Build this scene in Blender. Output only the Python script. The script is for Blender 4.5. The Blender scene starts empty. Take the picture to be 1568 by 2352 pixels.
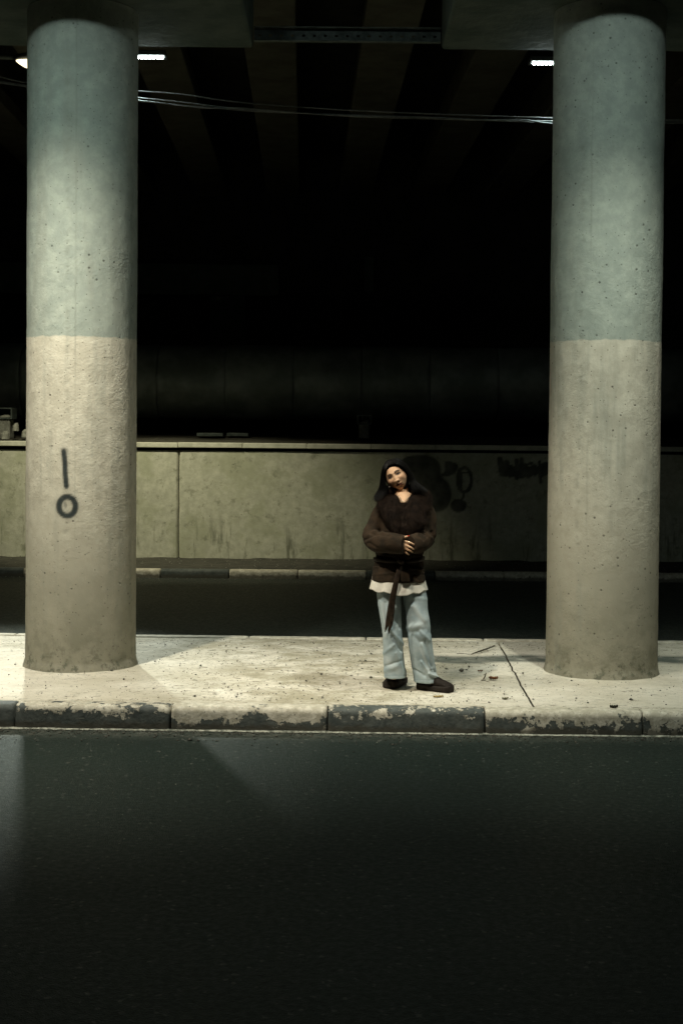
import bpy, bmesh, math, random
import numpy as np
from mathutils import Vector, Matrix, Euler
random.seed(7); RNG = np.random.default_rng(7)
SC = bpy.context.scene; COL = SC.collection
R = math.radians
# ------------------------------------------------------------------ camera
FPX = 3267.0; CW, CH = 1568.0, 2352.0; EYE = 1.83
cam = bpy.data.cameras.new('camera'); camo = bpy.data.objects.new('camera', cam); COL.objects.link(camo)
cam.sensor_fit = 'VERTICAL'; cam.sensor_height = 36; cam.sensor_width = 24
cam.lens = 36 * FPX / CH; cam.clip_start = .1; cam.clip_end = 500
PITCH, ROLL, SHIFT = R(1.5), R(0.5), -100.5 / CH
cam.shift_y = SHIFT
camo.matrix_world = Matrix.Translation((0, 0, EYE)) @ Matrix.Rotation(R(90) - PITCH, 4, 'X') @ Matrix.Rotation(ROLL, 4, 'Z')
SC.camera = camo
MW = np.array(camo.matrix_world)[:3, :3]; CP = np.array([0, 0, EYE])
def ray(x, y):
    v = np.array([(x - CW/2) / FPX, -(y - CH/2) / FPX + SHIFT*CH/FPX, -1.0])
    return MW @ v
def at(x, y, Y):                       # point of the photograph at depth Y (metres in front of the lens)
    d = ray(x, y); return CP + d * (Y / d[1])
def on(x, y, z):                       # point of the photograph on the level z
    d = ray(x, y); return CP + d * ((z - EYE) / d[2])
def proj(P):
    q = (np.asarray(P) - CP) @ MW
    return (q[..., 0] / -q[..., 2]) * FPX + CW/2, CH/2 - (q[..., 1] / -q[..., 2] - SHIFT*CH/FPX) * FPX
# ------------------------------------------------------------------ night sky and exposure
w = bpy.data.worlds.new('World'); SC.world = w; w.use_nodes = True
nt = w.node_tree; bg = nt.nodes['Background']
sky = nt.nodes.new('ShaderNodeTexSky'); sky.sky_type = 'NISHITA'; sky.sun_disc = False
sky.sun_elevation = R(-4); sky.sun_rotation = R(200)
nt.links.new(sky.outputs[0], bg.inputs[0]); bg.inputs[1].default_value = 0.012
SC.view_settings.view_transform = 'Standard'; SC.view_settings.look = 'None'
SC.view_settings.gamma = 1; SC.view_settings.use_curve_mapping = False
SC.view_settings.exposure = 0.0
SC.cycles.use_denoising = True
SC.cycles.max_bounces = 6
SC.cycles.sample_clamp_indirect = 4
# lamp settings used by the builders further down
LEFT_FLOOD = dict(pos=(-2.52, 8.60, 5.58), aim=(-2.30, 10.1, 0), power=1560, color=(1.0, .93, .77), size=81)
RIGHT_FLOOD = dict(pos=(1.93, 8.60, 5.58), aim=(2.30, 10.1, 0), power=760, color=(.95, .98, .84), size=74)
SHAFT_FILL = dict(power=112, color=(.78, 1.0, .90), size=100)      # wide greenish fill added at both column floods to lift the upper shafts
MID_FILL = dict(pos=(-1.5, 6.3, 6.35), aim=(.42, 10.35, .75), power=1350, color=(1.0, .90, .72), size=33)  # added out of view to light the woman's face
WALL_BEAM = dict(aim=(-2.9, 20.8, .75), power=1900, color=(1.0, .95, .68), size=50, sc=(1.5, 1, 1))
ROAD_BEAM = dict(aim=(-3.0, 11.4, -.165), power=3300, color=(.94, 1.0, .90), size=38)
BACK_LED = dict(power=85, color=(.74, .95, .95), size=88)

# ------------------------------------------------------------------ helpers
def tag(o, label=None, cat=None, group=None, kind=None):
    if label: o['label'] = label
    if cat: o['category'] = cat
    if group: o['group'] = group
    if kind: o['kind'] = kind
    return o
def empty(name, loc=(0, 0, 0), **k):
    o = bpy.data.objects.new(name, None); o.location = loc; o.empty_display_size = .1
    COL.objects.link(o); tag(o, **k); return o
def link(name, me, mats=None, parent=None, smooth=True, **k):
    o = bpy.data.objects.new(name, me); COL.objects.link(o)
    if mats is not None and not me.materials:
        for m in (mats if isinstance(mats, (list, tuple)) else [mats]): me.materials.append(m)
    if smooth and len(me.polygons): me.polygons.foreach_set('use_smooth', [True]*len(me.polygons))
    if parent is not None:
        o.parent = parent
        bpy_mat = Matrix.Translation(parent.location); o.matrix_parent_inverse = bpy_mat.inverted()
    tag(o, **k); return o
def quads(name, V, F):
    me = bpy.data.meshes.new(name)
    V = np.asarray(V, float); F = np.asarray(F)
    me.vertices.add(len(V)); me.vertices.foreach_set('co', V.ravel())
    n = F.shape[1]
    me.loops.add(F.size); me.loops.foreach_set('vertex_index', F.ravel().astype(np.int32))
    me.polygons.add(len(F)); me.polygons.foreach_set('loop_start', np.arange(0, F.size, n, dtype=np.int32))
    me.update(calc_edges=True); me.validate(); return me
def pyd(name, V, F):
    me = bpy.data.meshes.new(name); me.from_pydata([tuple(v) for v in V], [], [tuple(f) for f in F]); me.update(); return me
def gridF(nu, nv, wrap=False):
    a = np.arange(nu if wrap else nu-1)[None, :]; b = np.arange(nv-1)[:, None]
    a2 = (a+1) % nu
    return np.stack([b*nu+a, b*nu+a2, (b+1)*nu+a2, (b+1)*nu+a], -1).reshape(-1, 4)
def hsh(i, j, k, s):
    n = (i*73856093) ^ (j*19349663) ^ (k*83492791) ^ (s*2654435761 & 0x7fffffff)
    n = (n ^ (n >> 13)) * 1274126177 & 0x7fffffff
    n = (n ^ (n >> 16)) & 0xffffff
    return n / float(0xffffff)
def noise(P, sc, seed=0, octv=3):
    P = np.asarray(P, float) * sc; out = 0; amp = 1; tot = 0
    for o in range(octv):
        Q = P * (2.03**o) + 17.3*o; I = np.floor(Q).astype(np.int64); f = Q - I; f = f*f*(3-2*f)
        v = 0
        for dx in (0, 1):
            for dy in (0, 1):
                for dz in (0, 1):
                    h = hsh(I[..., 0]+dx, I[..., 1]+dy, I[..., 2]+dz, seed+o)
                    v = v + h * (f[..., 0] if dx else 1-f[..., 0]) * (f[..., 1] if dy else 1-f[..., 1]) * (f[..., 2] if dz else 1-f[..., 2])
        out = out + v*amp; tot += amp; amp *= .5
    return out / tot * 2 - 1
def box_bm(bm, lo, hi, bev=0.0, seg=2):
    m = bmesh.new(); bmesh.ops.create_cube(m, size=1)
    for v in m.verts:
        v.co = Vector([lo[i] + (v.co[i]+.5)*(hi[i]-lo[i]) for i in range(3)])
    if bev: bmesh.ops.bevel(m, geom=m.edges[:], offset=bev, segments=seg, affect='EDGES', profile=.5)
    me = bpy.data.meshes.new('t'); m.to_mesh(me); m.free(); bm.from_mesh(me); bpy.data.meshes.remove(me)
def box(name, lo, hi, mat, parent=None, bev=0.0, smooth=False, seg=2, **k):
    bm = bmesh.new(); box_bm(bm, lo, hi, bev, seg); me = bpy.data.meshes.new(name); bm.to_mesh(me); bm.free()
    return link(name, me, mat, parent, smooth, **k)
def spline(pts, n):
    pts = np.asarray(pts, float); m = len(pts)
    if m == 2: return pts[0] + (pts[1]-pts[0])*np.linspace(0, 1, n)[:, None]
    P = np.vstack([2*pts[0]-pts[1], pts, 2*pts[-1]-pts[-2]])
    t = np.linspace(0, m-1-1e-9, n); i = t.astype(int); f = (t-i)[:, None]
    p0, p1, p2, p3 = P[i], P[i+1], P[i+2], P[i+3]
    return .5*((2*p1) + (-p0+p2)*f + (2*p0-5*p1+4*p2-p3)*f*f + (-p0+3*p1-3*p2+p3)*f**3)
def tube(path, rad, ns=10, n=None, flat=1.0, up=(0, 0, 1), cap=True):
    """loft along a path, rad: scalar or list (interpolated), flat scales the second axis"""
    path = np.asarray(path, float); m = len(path)
    rad = np.full(m, rad) if np.isscalar(rad) else np.asarray(rad, float)
    flat = np.full(m, flat) if np.isscalar(flat) else np.asarray(flat, float)
    if n:
        pr = spline(np.column_stack([path, rad, flat]), n); path, rad, flat = pr[:, :3], np.maximum(pr[:, 3], 1e-4), pr[:, 4]
    T = np.gradient(path, axis=0); T /= np.linalg.norm(T, axis=1)[:, None] + 1e-9
    u = np.array(up, float); A = np.cross(T, u); bad = np.linalg.norm(A, axis=1) < 1e-3; A[bad] = [1, 0, 0]
    A /= np.linalg.norm(A, axis=1)[:, None]; B = np.cross(A, T)
    th = np.linspace(0, 2*np.pi, ns, endpoint=False)
    V = path[:, None] + rad[:, None, None]*(np.cos(th)[None, :, None]*A[:, None] + np.sin(th)[None, :, None]*B[:, None]*flat[:, None, None])
    F = [tuple(x) for x in gridF(ns, len(path), True)]; V = V.reshape(-1, 3)
    if cap:
        F.append(tuple(range(ns))[::-1]); F.append(tuple(range(len(V)-ns, len(V))))
    return V, F
def rings(C, RX, RY, ns=32, n=None, pw=2.0):
    """horizontal rings: centres C, half widths RX (x) and RY (y)"""
    D = np.column_stack([np.asarray(C, float), RX, RY])
    if n: D = spline(D, n)
    th = np.linspace(0, 2*np.pi, ns, endpoint=False)
    c, s = np.cos(th), np.sin(th); e = 2/pw
    cx, sy = np.sign(c)*np.abs(c)**e, np.sign(s)*np.abs(s)**e
    V = np.stack([D[:, None, 0]+D[:, None, 3]*cx, D[:, None, 1]+D[:, None, 4]*sy, np.repeat(D[:, 2:3], ns, 1)], -1).reshape(-1, 3)
    F = [tuple(x) for x in gridF(ns, len(D), True)]
    F.append(tuple(range(ns))[::-1]); F.append(tuple(range(len(V)-ns, len(V))))
    return V, F
def merge(*VF):
    V = []; F = []; o = 0
    for v, f in VF:
        V.append(np.asarray(v)); F += [tuple(i+o for i in g) for g in f]; o += len(v)
    return np.vstack(V), F
def remesh(name, VF, vox, smooth=0):
    me = pyd(name, *VF); o = bpy.data.objects.new('tmp', me); COL.objects.link(o)
    bm = bmesh.new(); bm.from_mesh(me); bmesh.ops.recalc_face_normals(bm, faces=bm.faces); bm.to_mesh(me); bm.free()
    m = o.modifiers.new('r', 'REMESH'); m.mode = 'VOXEL'; m.voxel_size = vox
    if smooth:
        s = o.modifiers.new('s', 'SMOOTH'); s.iterations = smooth; s.factor = .5
    dg = bpy.context.evaluated_depsgraph_get(); out = bpy.data.meshes.new_from_object(o.evaluated_get(dg))
    out.name = name; bpy.data.objects.remove(o); bpy.data.meshes.remove(me); return out
def getV(me):
    a = np.empty(len(me.vertices)*3); me.vertices.foreach_get('co', a); return a.reshape(-1, 3)
def getN(me):
    a = np.empty(len(me.vertices)*3); me.vertex_normals.foreach_get('vector', a); return a.reshape(-1, 3)
def setV(me, V): me.vertices.foreach_set('co', V.ravel()); me.update()
def attr(me, name, val):
    a = me.attributes.new(name, 'FLOAT', 'POINT'); a.data.foreach_set('value', np.asarray(val, float).ravel())
def cattr(me, name, val):
    a = me.attributes.new(name, 'FLOAT_COLOR', 'POINT')
    v = np.column_stack([val, np.ones(len(val))]); a.data.foreach_set('color', v.ravel())
def segd(px, py, a, b):
    a = np.array(a, float); b = np.array(b, float); d = b-a; L = (d**2).sum()+1e-9
    t = np.clip(((px-a[0])*d[0]+(py-a[1])*d[1])/L, 0, 1)
    return np.hypot(px-a[0]-t*d[0], py-a[1]-t*d[1])
def polyd(px, py, pts):
    return np.minimum.reduce([segd(px, py, pts[i], pts[i+1]) for i in range(len(pts)-1)])
def sstep(a, b, x):
    t = np.clip((x-a)/(b-a), 0, 1); return t*t*(3-2*t)

# ------------------------------------------------------------------ materials
class Mt:
    def __init__(s, name, rough=.8, metal=0, spec=.3):
        s.m = bpy.data.materials.new(name); s.m.use_nodes = True; s.t = s.m.node_tree
        s.b = s.t.nodes['Principled BSDF']; s.b.inputs['Roughness'].default_value = rough
        s.b.inputs['Metallic'].default_value = metal; s.b.inputs['Specular IOR Level'].default_value = spec
        g = s.n('ShaderNodeNewGeometry'); s.pos = g.outputs['Position']
        tc = s.n('ShaderNodeTexCoord'); s.obj = tc.outputs['Object']
        s.bumps = None
    def n(s, typ, **k):
        x = s.t.nodes.new(typ)
        for a, v in k.items(): setattr(x, a, v)
        return x
    def l(s, a, b): s.t.links.new(a, b)
    def inp(s, sock, v):
        if hasattr(v, 'links') or isinstance(v, bpy.types.NodeSocket): s.l(v, sock)
        else: sock.default_value = v
    def math(s, op, a, b=0.0, clamp=False):
        x = s.n('ShaderNodeMath', operation=op, use_clamp=clamp); s.inp(x.inputs[0], a); s.inp(x.inputs[1], b); return x.outputs[0]
    def scale(s, vec, v3):
        x = s.n('ShaderNodeVectorMath', operation='MULTIPLY'); s.l(vec, x.inputs[0]); x.inputs[1].default_value = v3; return x.outputs[0]
    def noise(s, sc, det=5, rough=.6, vec=None, dist=0.0):
        x = s.n('ShaderNodeTexNoise'); x.inputs['Scale'].default_value = sc; x.inputs['Detail'].default_value = det
        x.inputs['Roughness'].default_value = rough; x.inputs['Distortion'].default_value = dist
        s.l(vec or s.pos, x.inputs['Vector']); return x.outputs['Fac']
    def voro(s, sc, vec=None, out='Distance', feat='F1', rnd=1.0):
        x = s.n('ShaderNodeTexVoronoi', feature=feat); x.inputs['Scale'].default_value = sc; x.inputs['Randomness'].default_value = rnd
        s.l(vec or s.pos, x.inputs['Vector']); return x.outputs[out]
    def ramp(s, v, a, b, lo=0.0, hi=1.0):
        x = s.n('ShaderNodeMapRange', interpolation_type='SMOOTHSTEP'); s.inp(x.inputs[0], v)
        x.inputs[1].default_value = a; x.inputs[2].default_value = b; x.inputs[3].default_value = lo; x.inputs[4].default_value = hi
        return x.outputs[0]
    def mix(s, f, a, b):
        x = s.n('ShaderNodeMix', data_type='RGBA'); s.inp(x.inputs[0], f)
        for i, v in ((6, a), (7, b)):
            if isinstance(v, (tuple, list)): x.inputs[i].default_value = (*v, 1)
            else: s.l(v, x.inputs[i])
        return x.outputs[2]
    def attr(s, name, out='Fac'):
        x = s.n('ShaderNodeAttribute', attribute_name=name); return x.outputs[out]
    def objinfo(s, out): return s.n('ShaderNodeObjectInfo').outputs[out]
    def xyz(s, vec=None):
        x = s.n('ShaderNodeSeparateXYZ'); s.l(vec or s.pos, x.inputs[0]); return x.outputs
    def col(s, c):
        if isinstance(c, (tuple, list)): s.b.inputs['Base Color'].default_value = (*c, 1)
        else: s.l(c, s.b.inputs['Base Color'])
        return s
    def rough(s, v): s.inp(s.b.inputs['Roughness'], v); return s
    def bump(s, h, dist=.01, st=1.0):
        x = s.n('ShaderNodeBump'); x.inputs['Distance'].default_value = dist; x.inputs['Strength'].default_value = st
        s.l(h, x.inputs['Height'])
        if s.bumps: s.l(s.bumps, x.inputs['Normal'])
        s.bumps = x.outputs[0]; s.l(s.bumps, s.b.inputs['Normal']); return s

def m_column():
    m = Mt('column_concrete', .85, spec=.2)
    z = m.xyz()[2]
    big = m.noise(1.3, 4, .6); mid = m.noise(9, 6, .65); fine = m.noise(70, 4, .7)
    vs = m.noise(5, 5, .6, m.scale(m.pos, (1, 1, .12)))                 # runs down the shaft
    low = m.mix(m.ramp(mid, .35, .7), (.46, .43, .345), (.58, .55, .45))
    up = m.mix(m.ramp(mid, .35, .7), (.265, .30, .262), (.345, .38, .328))
    zz = m.math('ADD', z, m.math('MULTIPLY', m.noise(14, 3), .035))
    c = m.mix(m.ramp(zz, 2.532, 2.545), low, up)
    c = m.mix(m.ramp(zz, 4.97, 4.99, 0, .0), c, (.1, .12, .1))
    # dirt splashed up the foot
    dirt = m.math('MULTIPLY', m.ramp(z, 1.7, .0), m.ramp(m.math('ADD', m.math('MULTIPLY', mid, .6), m.math('MULTIPLY', big, .5)), .42, .66, .62, 1.0))
    c = m.mix(m.math('MULTIPLY', dirt, .92), c, (.17, .165, .12))
    foot = m.math('MULTIPLY', m.ramp(z, .30, .0), m.ramp(m.noise(13, 5, .7), .50, .64))
    c = m.mix(m.math('MULTIPLY', foot, .75), c, (.08, .085, .06))
    st = m.math('MULTIPLY', m.ramp(vs, .52, .70), .42)
    c = m.mix(st, c, (.24, .25, .21))
    c = m.mix(m.math('MULTIPLY', m.ramp(m.noise(23, 5, .7), .60, .74), .38), c, (.22, .22, .17))
    # air holes
    pick = m.voro(18, out='Color'); ps = m.xyz(pick)[0]
    hole = m.math('MULTIPLY', m.ramp(m.voro(18), .19, .11), m.math('MULTIPLY', m.ramp(ps, .66, .70), m.ramp(m.noise(1.7, 2), .38, .55)))
    hole2 = m.math('MULTIPLY', m.ramp(m.voro(44), .22, .12), m.ramp(m.xyz(m.voro(44, out='Color'))[0], .76, .82))
    holes = m.math('MAXIMUM', hole, hole2)
    c = m.mix(m.math('MULTIPLY', holes, .65), c, (.05, .05, .04))
    seam = m.attr('seam'); c = m.mix(m.math('MULTIPLY', seam, .5), c, (.16, .17, .14))
    sp = m.math('MULTIPLY', m.attr('spray'), m.ramp(fine, .2, .5, .93, 1.0))
    c = m.mix(sp, c, (.022, .030, .030))
    m.col(c)
    rough_amt = m.ramp(m.noise(2.2, 3), .36, .62, .25, 1.0)
    h = m.math('ADD', m.math('MULTIPLY', m.noise(26, 5, .6), rough_amt), m.math('MULTIPLY', fine, .25))
    m.bump(h, .0072, .7)
    m.bump(m.math('SUBTRACT', m.math('MULTIPLY', m.noise(60, 3, .6), rough_amt), m.math('ADD', m.math('MULTIPLY', holes, 1.5), m.math('MULTIPLY', seam, .8))), .004, .6)
    return m.m
def m_slab():
    m = Mt('island_screed', .8, spec=.25)
    p = m.scale(m.pos, (.85, 1.15, 1))
    a = m.noise(1.1, 5, .6, p); b = m.noise(5, 7, .7, p); f = m.noise(38, 5, .7)
    c = m.mix(m.ramp(b, .35, .7), (.60, .56, .47), (.68, .64, .55))
    d1 = m.math('MULTIPLY', m.ramp(a, .42, .66), m.ramp(b, .40, .60, .55, 1.0))
    c = m.mix(m.math('MULTIPLY', d1, .55), c, (.36, .32, .225))
    c = m.mix(m.math('MULTIPLY', m.ramp(m.noise(9, 8, .75, p, .5), .57, .68), .2), c, (.24, .22, .15))
    flake = m.math('MULTIPLY', m.ramp(m.noise(17, 9, .8, m.scale(m.pos, (.8, 1.3, 1)), .8), .548, .585), m.ramp(m.math('ADD', m.attr('dirt'), m.noise(2.3, 3)), .50, 1.0))
    c = m.mix(m.math('MULTIPLY', flake, .9), c, (.085, .08, .055))
    fl2 = m.math('MULTIPLY', m.ramp(m.noise(34, 6, .75, m.scale(m.pos, (.7, 1.2, 1)), 1.0), .575, .615), m.ramp(m.math('ADD', m.attr('dirt'), m.noise(3.1, 3)), .45, .95))
    c = m.mix(m.math('MULTIPLY', fl2, .8), c, (.10, .095, .07))
    c = m.mix(m.math('MULTIPLY', m.math('MULTIPLY', m.attr('dirt'), .85), m.ramp(m.noise(2.6, 8, .75, p), .36, .62)), c, (.25, .225, .15))
    c = m.mix(m.math('MULTIPLY', m.attr('dark_marks'), m.ramp(m.noise(6, 5, .7, p), .25, .6, .5, 1)), c, (.065, .078, .066))
    c = m.mix(m.ramp(m.voro(26), .10, .05), c, m.mix(m.ramp(m.xyz(m.voro(26, out='Color'))[0], .62, .66), c, (.05, .05, .035)))
    c = m.mix(m.math('MULTIPLY', m.ramp(f, .6, .75), .35), c, (.2, .19, .15))
    m.col(c)
    m.bump(m.math('ADD', m.noise(7, 6, .65, p), m.math('MULTIPLY', f, .3)), .0055, .8)
    m.bump(m.noise(90, 3, .6), .004, .7)
    return m.m
def m_kerb():
    m = Mt('kerb_paint', .7, spec=.3)
    w = m.n('ShaderNodeSeparateColor'); m.l(m.objinfo('Color'), w.inputs[0]); w = w.outputs[0]
    oz = m.xyz(m.obj)[2]
    rv = m.n('ShaderNodeVectorMath', operation='ADD'); m.l(m.pos, rv.inputs[0]); rv.inputs[1].default_value = (3, 1, 7); P = rv.outputs[0]
    nz = m.math('ADD', m.math('MULTIPLY', m.noise(6, 7, .68, P), .72), m.math('MULTIPLY', m.noise(27, 5, .7, P), .28))
    base = m.mix(m.ramp(m.noise(12, 5, .7), .35, .65), (.052, .062, .058), (.095, .105, .095))
    white = m.mix(m.ramp(m.noise(16, 6, .7), .42, .62), (.40, .37, .29), (.58, .545, .45))
    zt = m.ramp(oz, .02, .16, -.10, .06)
    mk = m.ramp(m.math('ADD', m.math('ADD', nz, zt), m.math('MULTIPLY', m.math('SUBTRACT', w, .5), .42)), .475, .50)
    c = m.mix(mk, base, white)
    ln = m.math('MULTIPLY', m.ramp(m.noise(14, 4, .6, m.scale(m.pos, (.5, 1, 6))), .68, .72), m.ramp(oz, .10, .06))
    c = m.mix(m.math('MULTIPLY', ln, .6), c, (.45, .43, .36))
    dirt = m.ramp(m.math('ADD', oz, m.math('MULTIPLY', m.noise(13, 5, .7), .09)), .112, .075)
    c = m.mix(m.math('MULTIPLY', dirt, .8), c, (.055, .05, .036))
    c = m.mix(m.math('MULTIPLY', m.ramp(m.noise(55, 3, .7), .60, .68), .7), c, (.06, .06, .045))
    m.col(c); m.bump(m.math('ADD', mk, m.noise(45, 4, .6)), .003, .9); m.bump(m.noise(9, 4), .012, .5)
    return m.m
def m_asphalt():
    m = Mt('asphalt', .75, spec=.22); m.b.inputs['Specular Tint'].default_value = (.80, 1.0, .90, 1)
    y = m.xyz()[1]
    v = m.voro(170, out='Color'); g = m.xyz(v)[0]
    lanes = m.noise(1.2, 4, .55, m.scale(m.pos, (.08, 1.6, 1)))
    c = m.mix(g, (.0035, .0078, .0060), (.0135, .0220, .0185))
    c = m.mix(m.ramp(lanes, .35, .70), c, m.mix(.25, c, (.010, .012, .011)))
    c = m.mix(m.ramp(m.xyz(m.voro(60, out='Color'))[1], .985, .99), c, (.07, .075, .065))
    c = m.mix(m.math('MULTIPLY', m.ramp(m.noise(11, 5, .7, m.scale(m.pos, (.6, 1.2, 1))), .66, .74), .55), c, (.13, .14, .125))
    near = m.ramp(y, 9.02, 9.33)
    c = m.mix(m.math('MULTIPLY', near, m.ramp(m.noise(16, 6, .75), .40, .62, .15, .6)), c, (.10, .10, .082))
    m.col(c); m.rough(m.ramp(m.noise(30, 4), .3, .7, .44, .60))
    m.bump(m.voro(170), .004, .9); m.bump(m.noise(45, 4, .7), .004, .6)
    return m.m
def m_wall():
    m = Mt('wall_concrete', .85, spec=.2)
    p = m.pos; z = m.xyz()[2]
    a = m.noise(2.0, 5, .65); b = m.noise(11, 6, .7)
    c = m.mix(m.ramp(b, .35, .68), (.36, .36, .28), (.47, .465, .365))
    c = m.mix(m.math('MULTIPLY', m.ramp(a, .44, .62), .6), c, (.29, .30, .20))
    c = m.mix(m.math('MULTIPLY', m.ramp(m.noise(6, 5, .75), .55, .68), .62), c, (.17, .175, .12))
    drip = m.math('MULTIPLY', m.ramp(m.noise(7, 5, .7, m.scale(p, (1, 1, .14))), .52, .66), m.ramp(z, .85, .0))
    c = m.mix(m.math('MULTIPLY', drip, .8), c, (.10, .105, .07))
    c = m.mix(m.ramp(m.voro(9), .10, .04), c, m.mix(m.ramp(m.xyz(m.voro(9, out='Color'))[0], .6, .7, 0, .8), c, (.09, .095, .07)))
    c = m.mix(m.attr('spray'), c, (.018, .020, .018))
    m.col(c); m.bump(b, .006, .6); m.bump(m.noise(60, 3), .003, .6)
    return m.m
def m_plain(name, c1, c2, sc=8, rough=.85, bump=.006, metal=0, spec=.25, det=6):
    m = Mt(name, rough, metal, spec); f = m.noise(sc, det, .68)
    m.col(m.mix(m.ramp(f, .35, .66), c1, c2)); m.bump(m.noise(sc*3, 5, .65), bump, .8); return m.m
def m_emit(name, c, st):
    m = Mt(name, .4); m.col((.8, .8, .8)); m.b.inputs['Emission Color'].default_value = (*c, 1); m.b.inputs['Emission Strength'].default_value = st; return m.m
M = dict(
    column=m_column(), slab=m_slab(), kerb=m_kerb(), asphalt=m_asphalt(), wall=m_wall(),
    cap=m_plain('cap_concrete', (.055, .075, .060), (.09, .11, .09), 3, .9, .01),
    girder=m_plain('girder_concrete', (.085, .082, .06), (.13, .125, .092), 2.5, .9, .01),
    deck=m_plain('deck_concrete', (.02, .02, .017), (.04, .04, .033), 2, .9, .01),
    coping=m_plain('coping_concrete', (.38, .38, .30), (.50, .495, .40), 9, .8, .004),
    pavement=m_plain('pavement_asphalt', (.032, .031, .024), (.06, .057, .044), 7, .9, .02),
    dirt=m_plain('dirt', (.05, .048, .036), (.11, .10, .075), 9, .95, .03),
    steel=m_plain('galvanised_steel', (.07, .085, .075), (.14, .165, .15), 14, .55, .002, .4),
    tin=m_plain('pipe_tin', (.16, .19, .175), (.27, .31, .29), 1.6, .55, .012, .35, det=3),
    dark=m_plain('lamp_housing', (.03, .033, .033), (.05, .055, .055), 20, .5, .001),
    rubble=m_plain('old_concrete', (.20, .20, .17), (.34, .34, .29), 12, .9, .01),
    cable=m_plain('cable_sheath', (.05, .054, .052), (.11, .12, .112), 30, .45, .001, 0, .5),
    stone=m_plain('grit_stone', (.035, .035, .028), (.11, .105, .085), 60, .9, .002),
    bark=m_plain('bark', (.035, .032, .022), (.075, .065, .045), 90, .9, .003),
    led=m_emit('led_chip', (.85, 1.0, .97), 60), lens=m_emit('sodium_lens', (1.0, .86, .56), 2.2),
)
# ------------------------------------------------------------------ ground: road, island, far pavement
KS = -.020                                              # the island runs slightly towards the lens on the right
FY, BY = 9.34, 12.66; RZ = -.165
def kl(Y0, X): return Y0 + KS*X
n1, n2 = 2, 2
road = link('road', pyd('road', [(-70, -15, RZ), (70, -15, RZ), (70, 60, RZ), (-70, 60, RZ)], [(0, 1, 2, 3)]), M['asphalt'], smooth=False, kind='structure')
isl = empty('traffic_island', (0, 11, 0), kind='structure')
JX = 1.345
def slab(x0, x1, nx, ny=150):
    X = np.linspace(x0, x1, nx); T = np.linspace(0, 1, ny); XX, TT = np.meshgrid(X, T)
    Y = kl(FY+.155, XX) + TT*(BY-FY-.31)
    def edge(Yv): return JX + .03*(Yv-11) + .012*noise(np.stack([Yv*0, Yv, Yv*0], -1), 6, 3, 3)
    if abs(x1-JX) < .01: XX = np.where(XX > JX-.5, XX + (edge(Y)-.007-JX)*(XX-JX+.5)/.5, XX)
    if abs(x0-JX) < .01: XX = np.where(XX < JX+.5, XX + (edge(Y)+.007-JX)*(JX+.5-XX)/.5, XX)
    P = np.stack([XX, Y, XX*0], -1)
    Z = .0012*noise(P, 5, 1, 4) + .006*noise(P, 1.2, 5, 2) - .008
    e = np.minimum(TT*(BY-FY), (1-TT)*(BY-FY)); Z -= .006*np.exp(-e/.02)
    dj = np.abs(XX-edge(Y)); Z -= .02*np.exp(-dj/.008)
    for cx, cy in COLS:                                   # mortar fillet around the column foot
        r = np.hypot(XX-cx, Y-cy); Z += .05*np.exp(-np.maximum(r-.421, 0)/.03)*(r < .8)*(1+.5*noise(P, 7, 9, 2)) * .28
    P[..., 2] = Z; V = P.reshape(-1, 3)
    me = quads('slab', V, gridF(nx, ny))
    px, py = proj(V)
    dirt = 1.0*np.exp(-((px-700)/230)**2) + .55*np.exp(-((px-980)/120)**2)*np.exp(-((py-1560)/40)**2) + .35*np.exp(-((py-1480)/14)**2) + .2
    attr(me, 'dirt', np.clip(dirt + .5*np.exp(-(e.ravel()/.05)**2), 0, 1))
    cr = sstep(12, 3, np.abs(py-1514-2*np.sin(px/40))*1.0)*sstep(930, 1010, px) + .55*np.exp(-((px-1050)/55)**2-((py-1548)/16)**2)  # dark band across the slab, plus the woman's shadow painted to her right
    attr(me, 'dark_marks', np.clip(cr*1.2, 0, .95))
    return link('slab', me, M['slab'], isl)
CL = at(188.0, 1300, 11.07); CR = at(1382.5, 1300, 10.93)
COLS = [(CL[0], 11.05), (CR[0], 10.93)]
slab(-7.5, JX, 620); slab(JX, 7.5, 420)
box('slab_bed', (-7.5, FY+.35, -.16), (7.5, BY-.35, -.045), M['dirt'], isl)
def kerb_mesh(L, W=.15, H=.165, seed=0):
    r = .045; pr = [(0, -.03), (0.004, .02)]                       # face leans back a little, top edge rounded
    for i in range(7):
        a = math.pi/2*i/6; pr.append((.010+r-r*math.cos(a), H-r+r*math.sin(a)))
    pr += [(W*.8, H), (W-.004, H-.002), (W, H-.008), (W, -.03)]
    nx = 70; xs = np.linspace(0, L, nx); V = []
    for i, x in enumerate(xs):
        e = min(x, L-x); k = .006*math.exp(-e/.008)
        for (yy, zz) in pr: V.append((x, yy + k*(1 if yy < .05 else -1), zz - k*(zz > .05)))
    V = np.array(V); nn = noise(V+seed*3.1, 9, seed, 3); V[:, 1] += .003*nn; V[:, 2] += .0025*noise(V+seed, 14, 5, 3)*(V[:, 2] > .1)
    chip = noise(V+seed*7, 11, 31, 2); V[:, 2] -= np.where((V[:, 2] > H*.7) & (chip > .55), (chip-.55)*.05, 0)
    m = len(pr); F = [(i*m+j, i*m+j+1, (i+1)*m+j+1, (i+1)*m+j) for i in range(nx-1) for j in range(m-1)]
    F.append(tuple(range(m))[::-1]); F.append(tuple(range((nx-1)*m, nx*m)))
    me = pyd('kerb_stone', V, F); bm = bmesh.new(); bm.from_mesh(me); bmesh.ops.recalc_face_normals(bm, faces=bm.faces); bm.to_mesh(me); bm.free()
    return me
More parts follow.
